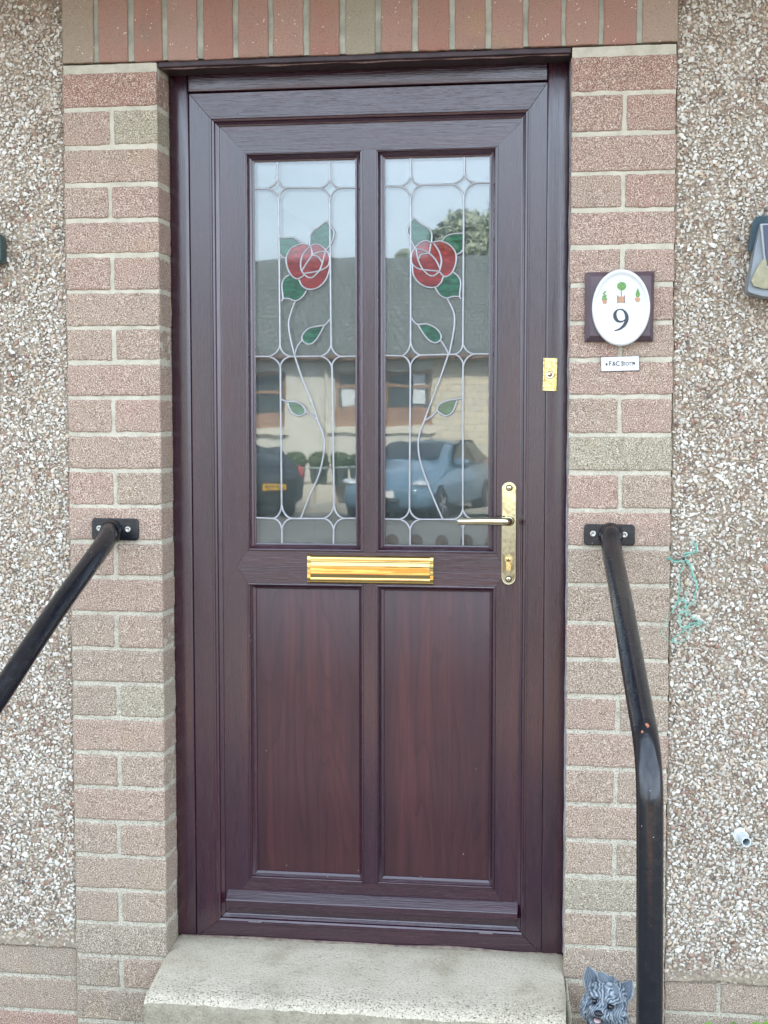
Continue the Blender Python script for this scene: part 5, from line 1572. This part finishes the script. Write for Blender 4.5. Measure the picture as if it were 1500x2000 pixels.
def foliage_ball(mb, c, r, n, size, seed, mat=0, sq=(1, 1, 1), shell=.75):
    g = np.random.default_rng(seed)
    d = g.normal(size=(n, 3)); d /= np.linalg.norm(d, axis=1, keepdims=True)
    rr = r * (shell + (1 - shell) * g.random((n, 1))) * (0.86 + .28 * vnoise(d * 2.3 + seed)[:, None])
    P = d * rr * np.array(sq) + np.array(c)
    u = g.normal(size=(n, 3)); u /= np.linalg.norm(u, axis=1, keepdims=True)
    v = np.cross(u, g.normal(size=(n, 3))); v /= np.linalg.norm(v, axis=1, keepdims=True)
    s = size * g.uniform(.6, 1.4, (n, 1))
    V = np.stack([P - u * s, P + v * s * .5, P + u * s, P - v * s * .5], 1).reshape(-1, 3)
    F = np.arange(n * 4).reshape(n, 4).tolist()
    tn = np.repeat(g.random(n), 4)
    mb.add(V, F, mat, tn, True)
def make_pot(x, y, z, lab):
    o = thing('planter', lab, 'planter', (x, y, z), 'planters on the opposite garden wall')
    mb = MB(); mb.lathe([(.0001, .0), (.15, .0), (.195, .36), (.225, .365), (.225, .42), (.195, .42), (.19, .38), (.0001, .38)], (x, y, z), 'z', 24)
    mb.build('pot', [M_POT], o)
    return o
PL = [(533, 'leftmost'), (577, 'second'), (621, 'third'), (664, 'fourth'), (700, 'fifth')]
nm = ['grey planter partly hidden behind the black car', 'grey planter just right of the black car', 'grey planter midway between the two cars', 'grey planter left of the blue car', 'grey planter partly hidden behind the blue car']
for i, (u, _) in enumerate(PL):
    p = MP(u, 950, 30.7)
    o = make_pot(p.x, p.y - .12, TZ + .0, nm[i])
    mb = MB(); foliage_ball(mb, (p.x, p.y - .12, TZ + .55), .235, 900, .03, i + 50, sq=(1, 1, .85), shell=.8)
    mb.add(I3V * np.array((.19, .19, .155)) + np.array((p.x, p.y - .12, TZ + .54)), I3F, 0, .3); mb.build('topiary', [M_BOX], o)

# ---- cars
def car(lab, loc, head, paint, parts, group='parked cars', size=1.0):
    """length along local +x (front), width y, built from lofted sections"""
    o = thing('parked_car', lab, 'car', loc, group)
    ca, sa = cos(head), sin(head)
    def W(P): P = np.asarray(P, float).reshape(-1, 3) * size; return np.stack([P[:, 0] * ca - P[:, 1] * sa + loc[0], P[:, 0] * sa + P[:, 1] * ca + loc[1], P[:, 2] + loc[2]], 1)
    # stations: x, half width, sill z, belt z, deck z (top of bonnet / roof), half width on top
    S = [(2.05, .45, .42, .60, .62, .30), (2.02, .70, .25, .58, .66, .50), (1.90, .82, .20, .62, .74, .60), (1.55, .87, .20, .74, .88, .62), (1.05, .88, .20, .84, 1.00, .60), (.62, .885, .20, .90, 1.10, .60), (.10, .885, .20, .93, 1.36, .56),
         (-.35, .885, .20, .94, 1.45, .55), (-.95, .885, .20, .95, 1.46, .55), (-1.45, .87, .20, .97, 1.41, .54), (-1.85, .84, .22, .98, 1.22, .52), (-2.02, .78, .28, .95, 1.02, .55), (-2.08, .60, .42, .80, .84, .45)]
    V = []; n = 12
    for x, hw_, zs_, zb, zt, ht in S:
        half = [(0, zs_), (hw_ * .92, zs_), (hw_, zs_ + .12), (hw_ * 1.0, (zs_ + zb) / 2), (hw_ * .985, zb), (ht, zt - .03), (0, zt)]
        ring = [(x, -a, b) for a, b in half] + [(x, a, b) for a, b in half[-2:0:-1]]
        V += ring
    n = 12
    Fb = []; Fg = []
    for i in range(len(S) - 1):
        for k in range(n):
            f = (i * n + k, i * n + (k + 1) % n, (i + 1) * n + (k + 1) % n, (i + 1) * n + k)
            Fb.append(f)
    caps = [tuple(range(n)), tuple(range((len(S) - 1) * n, len(S) * n))[::-1]]
    mb = MB(); mb.add(W(V), Fb + caps, 0, .5, True)
    body = mb.build('body', [paint], o, recalc=True)
    sub = body.modifiers.new('smooth', 'SUBSURF'); sub.levels = 2; sub.render_levels = 2
    G = M_CARGLASS
    def patch(pts, name, mat, off=.0):
        mb = MB(); P = W(pts); c0 = P.mean(0); mb.add(P, [tuple(range(len(P)))], 0, .5, False); 
        ob = mb.build(name, [mat], o); s_ = ob.modifiers.new('t', 'SOLIDIFY'); s_.thickness = .012; s_.offset = 0; return ob
    # windscreen, rear window, side windows: slightly proud of the shell
    patch([(.70, -.60, 1.085), (.70, .60, 1.085), (.12, .53, 1.372), (.12, -.53, 1.372)], 'windscreen', G)
    patch([(-1.50, -.52, 1.405), (-1.50, .52, 1.405), (-2.0, .58, 1.035), (-2.0, -.58, 1.035)], 'rear_window', G)
    for s in (-1, 1):
        patch([(.55, s * .85, .985), (.0, s * .645, 1.33), (-.52, s * .64, 1.385), (-.52, s * .865, .99)], 'side_window', G)
        patch([(-.60, s * .865, .99), (-.60, s * .64, 1.385), (-1.30, s * .64, 1.345), (-1.62, s * .835, 1.02)], 'side_window', G)
        for wx in (1.28, -1.28):
            mb = MB()
            c_ = (wx, s * .80, .31)
            P = []; prof = [(.17, -.09), (.22, -.10), (.29, -.10), (.315, -.07), (.315, .07), (.29, .10), (.22, .10), (.17, .09)]
            nn = 28
            for r_, h_ in prof: P += [(wx + r_ * cos(2 * pi * k / nn), s * .80 + h_, .31 + r_ * sin(2 * pi * k / nn)) for k in range(nn)]
            mb.add(W(P), [(i * nn + k, i * nn + (k + 1) % nn, (i + 1) * nn + (k + 1) % nn, (i + 1) * nn + k) for i in range(len(prof) - 1) for k in range(nn)], 0, .5, True)
            wh = mb.build('wheel', [M_TYRE], o, recalc=True)
            mb = MB()
            for k in range(5):
                a = 2 * pi * k / 5; d = .028
                P = [(wx + .03 * cos(a) - d * sin(a), s * .885, .31 + .03 * sin(a) + d * cos(a)), (wx + .20 * cos(a) - d * sin(a), s * .895, .31 + .20 * sin(a) + d * cos(a)), (wx + .20 * cos(a) + d * sin(a), s * .895, .31 + .20 * sin(a) - d * cos(a)), (wx + .03 * cos(a) + d * sin(a), s * .885, .31 + .03 * sin(a) - d * cos(a))]
                mb.add(W(P), [(0, 1, 2, 3)], 0, .5, False)
            P = [(wx + r_ * cos(2 * pi * k / nn), s * .893, .31 + r_ * sin(2 * pi * k / nn)) for r_ in (.19, .225) for k in range(nn)]
            mb.add(W(P), [(k, (k + 1) % nn, nn + (k + 1) % nn, nn + k) for k in range(nn)], 0, .5, False)
            mb.build('rim', [M_RIM], wh)
            mb = MB(); P = [(wx + .355 * cos(2 * pi * k / nn), s * (.872), .31 + .355 * sin(2 * pi * k / nn)) for k in range(nn)]
            mb.add(W(P), [tuple(range(nn))], 0, .5, False); mb.build('wheel_arch', [M_TYRE], o)
        mb = MB(); mb.add(W(I3V * np.array((.07, .12, .075)) + np.array((.50, s * .98, 1.02))), I3F); mb.build('wing_mirror', [paint], o)
        # lamps
        mb = MB(); mb.add(W(I3V * np.array((.20, .17, .07)) + np.array((1.80, s * .66, .69))), I3F); mb.build('headlight', [M_HEADL], o)
        mb = MB(); mb.add(W(I3V * np.array((.10, .09, .19)) + np.array((-1.93, s * .70, .86))), I3F); mb.build('tail_light', [M_TAIL], o)
    mb = MB(); mb.add(W([(2.065, -.40, .44), (2.065, .40, .44), (2.06, .34, .33), (2.06, -.34, .33)]), [(0, 1, 2, 3)]); q = mb.build('grille', [M_TYRE], o); q.modifiers.new('t', 'SOLIDIFY').thickness = .05
    mb = MB(); P = W([(2.075, -.26, .46), (2.095, -.26, .46), (2.095, .26, .46), (2.075, .26, .46), (2.075, -.26, .57), (2.095, -.26, .57), (2.095, .26, .57), (2.075, .26, .57)])
    mb.add(P, [(0, 1, 2, 3), (4, 7, 6, 5), (0, 4, 5, 1), (1, 5, 6, 2), (2, 6, 7, 3), (3, 7, 4, 0)], 0, .5, False); mb.build('front_plate', [M_NP], o)
    mb = MB(); P = W([(-2.10, -.26, .56), (-2.12, -.26, .56), (-2.12, .26, .56), (-2.10, .26, .56), (-2.10, -.26, .67), (-2.12, -.26, .67), (-2.12, .26, .67), (-2.10, .26, .67)])
    mb.add(P, [(0, 1, 2, 3), (4, 7, 6, 5), (0, 4, 5, 1), (1, 5, 6, 2), (2, 6, 7, 3), (3, 7, 4, 0)], 0, .5, False); rp = mb.build('rear_plate', [M_YEL], o)
    if 'plate' in parts:
        c_ = W([(-2.123, 0, .612)])[0]
        text_mesh(parts['plate'], .105, tuple(c_), 'plate_lettering', rp, M_INK2, rx=pi / 2, rz=head - pi / 2, ext=.001)
    return o
M_CARGLASS = simple('car_glass', (.012, .015, .02), .05, spec=.7); M_TYRE = simple('tyre_rubber', (.015, .015, .016), .7); M_RIM = simple('alloy', (.5, .5, .52), .3, metal=.8)
M_HEADL = simple('headlamp_glass', (.62, .64, .66), .12, metal=.5); M_TAIL = simple('red_tail_lamp', (.30, .02, .015), .15); M_YEL = simple('yellow_plate', (.62, .36, .03), .4); M_INK2 = simple('plate_ink', (.02, .02, .02), .5)
M_BLUE = simple('light_blue_paint', (.075, .135, .19), .12, spec=1.0); M_BLK = simple('charcoal_paint', (.018, .022, .026), .15, spec=.7)
h1 = R_(90 + 14); pb_ = MP(750, 1012, 26.2)
car('light blue hatchback parked facing the door', (pb_.x - 2.05 * cos(h1), pb_.y - 2.05 * sin(h1), -.405), h1, M_BLUE, {}, size=1.07)
h2 = R_(-135); pk = MP(535, 990, 26.6)
car('charcoal hatchback parked with its rear towards the door', (pk.x + 2.08 * cos(h2), pk.y + 2.08 * sin(h2), -.405), h2, M_BLK, {'plate': 'LL08 VHM'})

# ---- trees behind the bungalow
M_BARK = simple('bark', (.09, .07, .05), .9)
def m_tree(name, a, b):
    t = NT(name); t.set(color=t.ramp(t.attr(), [(0, a), (1, b)]), rough=.7); return t.m
M_T1 = m_tree('tree_leaves', (.24, .28, .21), (.42, .47, .36)); M_T2 = m_tree('conifer_needles', (.05, .085, .055), (.13, .18, .11))
def tree(lab, u, vtop, D, width_px, conifer, seed):
    top = MP(u, vtop, D); k = D / F_
    wd = width_px * k / 2; zt = top.z; y = top.y
    o = thing('conifer_tree' if conifer else 'leafy_tree', lab, 'tree', (top.x, y, -.4), 'trees behind the opposite house')
    r = random.Random(seed); mb = MB()
    mb.tube([(top.x, y, -.45), (top.x + .1, y, zt * .4), (top.x, y, zt * .85)], [.30, .2, .05], 10)
    for i in range(7):
        a = r.uniform(0, 6.28); z0 = zt * r.uniform(.3, .6)
        mb.tube([(top.x, y, z0), (top.x + cos(a) * wd * .35, y + sin(a) * wd * .35, z0 + 1.0), (top.x + cos(a) * wd * .7, y + sin(a) * wd * .7, z0 + 1.8)], [.10, .06, .02], 6)
    mb.build('trunk', [M_BARK], o)
    mb = MB()
    if conifer:
        for i in range(16):
            f = i / 15; foliage_ball(mb, (top.x + r.uniform(-.15, .15), y, zt * .35 + (zt * .65) * f), max(.22, wd * (1.05 - f)), 260, .12, seed + i, sq=(1, 1, .45), shell=.3)
    else:
        for i in range(26):
            a = r.uniform(0, 6.28); e = r.uniform(0, 1); rr = wd * .72 * e ** .5
            zz = zt - wd * .45 - (zt * .50) * r.random() ** 1.2
            fall = 1 - .55 * max(0, (zz - zt * .72) / (zt * .28))
            foliage_ball(mb, (top.x + cos(a) * rr * fall, y + sin(a) * rr * fall, zz), wd * r.uniform(.26, .44), 420, .13, seed * 31 + i, shell=.35)
    mb.build('crown', [M_T2 if conifer else M_T1], o)
tree('tall pale green leafy tree above the right end of the roof', 925, 398, 46, 190, False, 3)
tree('bushy leafy tree just right of the tallest tree', 1010, 380, 50, 190, False, 5)
tree('small dark conifer peeping over the roof ridge', 866, 436, 52, 34, True, 7)
tree('small round leafy tree over the middle of the roof', 851, 446, 55, 34, False, 9)
tree('small dark leafy tree at the left of the conifer', 786, 480, 52, 36, False, 11)
tree('low dark tree between the conifer and the tallest tree', 898, 440, 52, 40, True, 13)
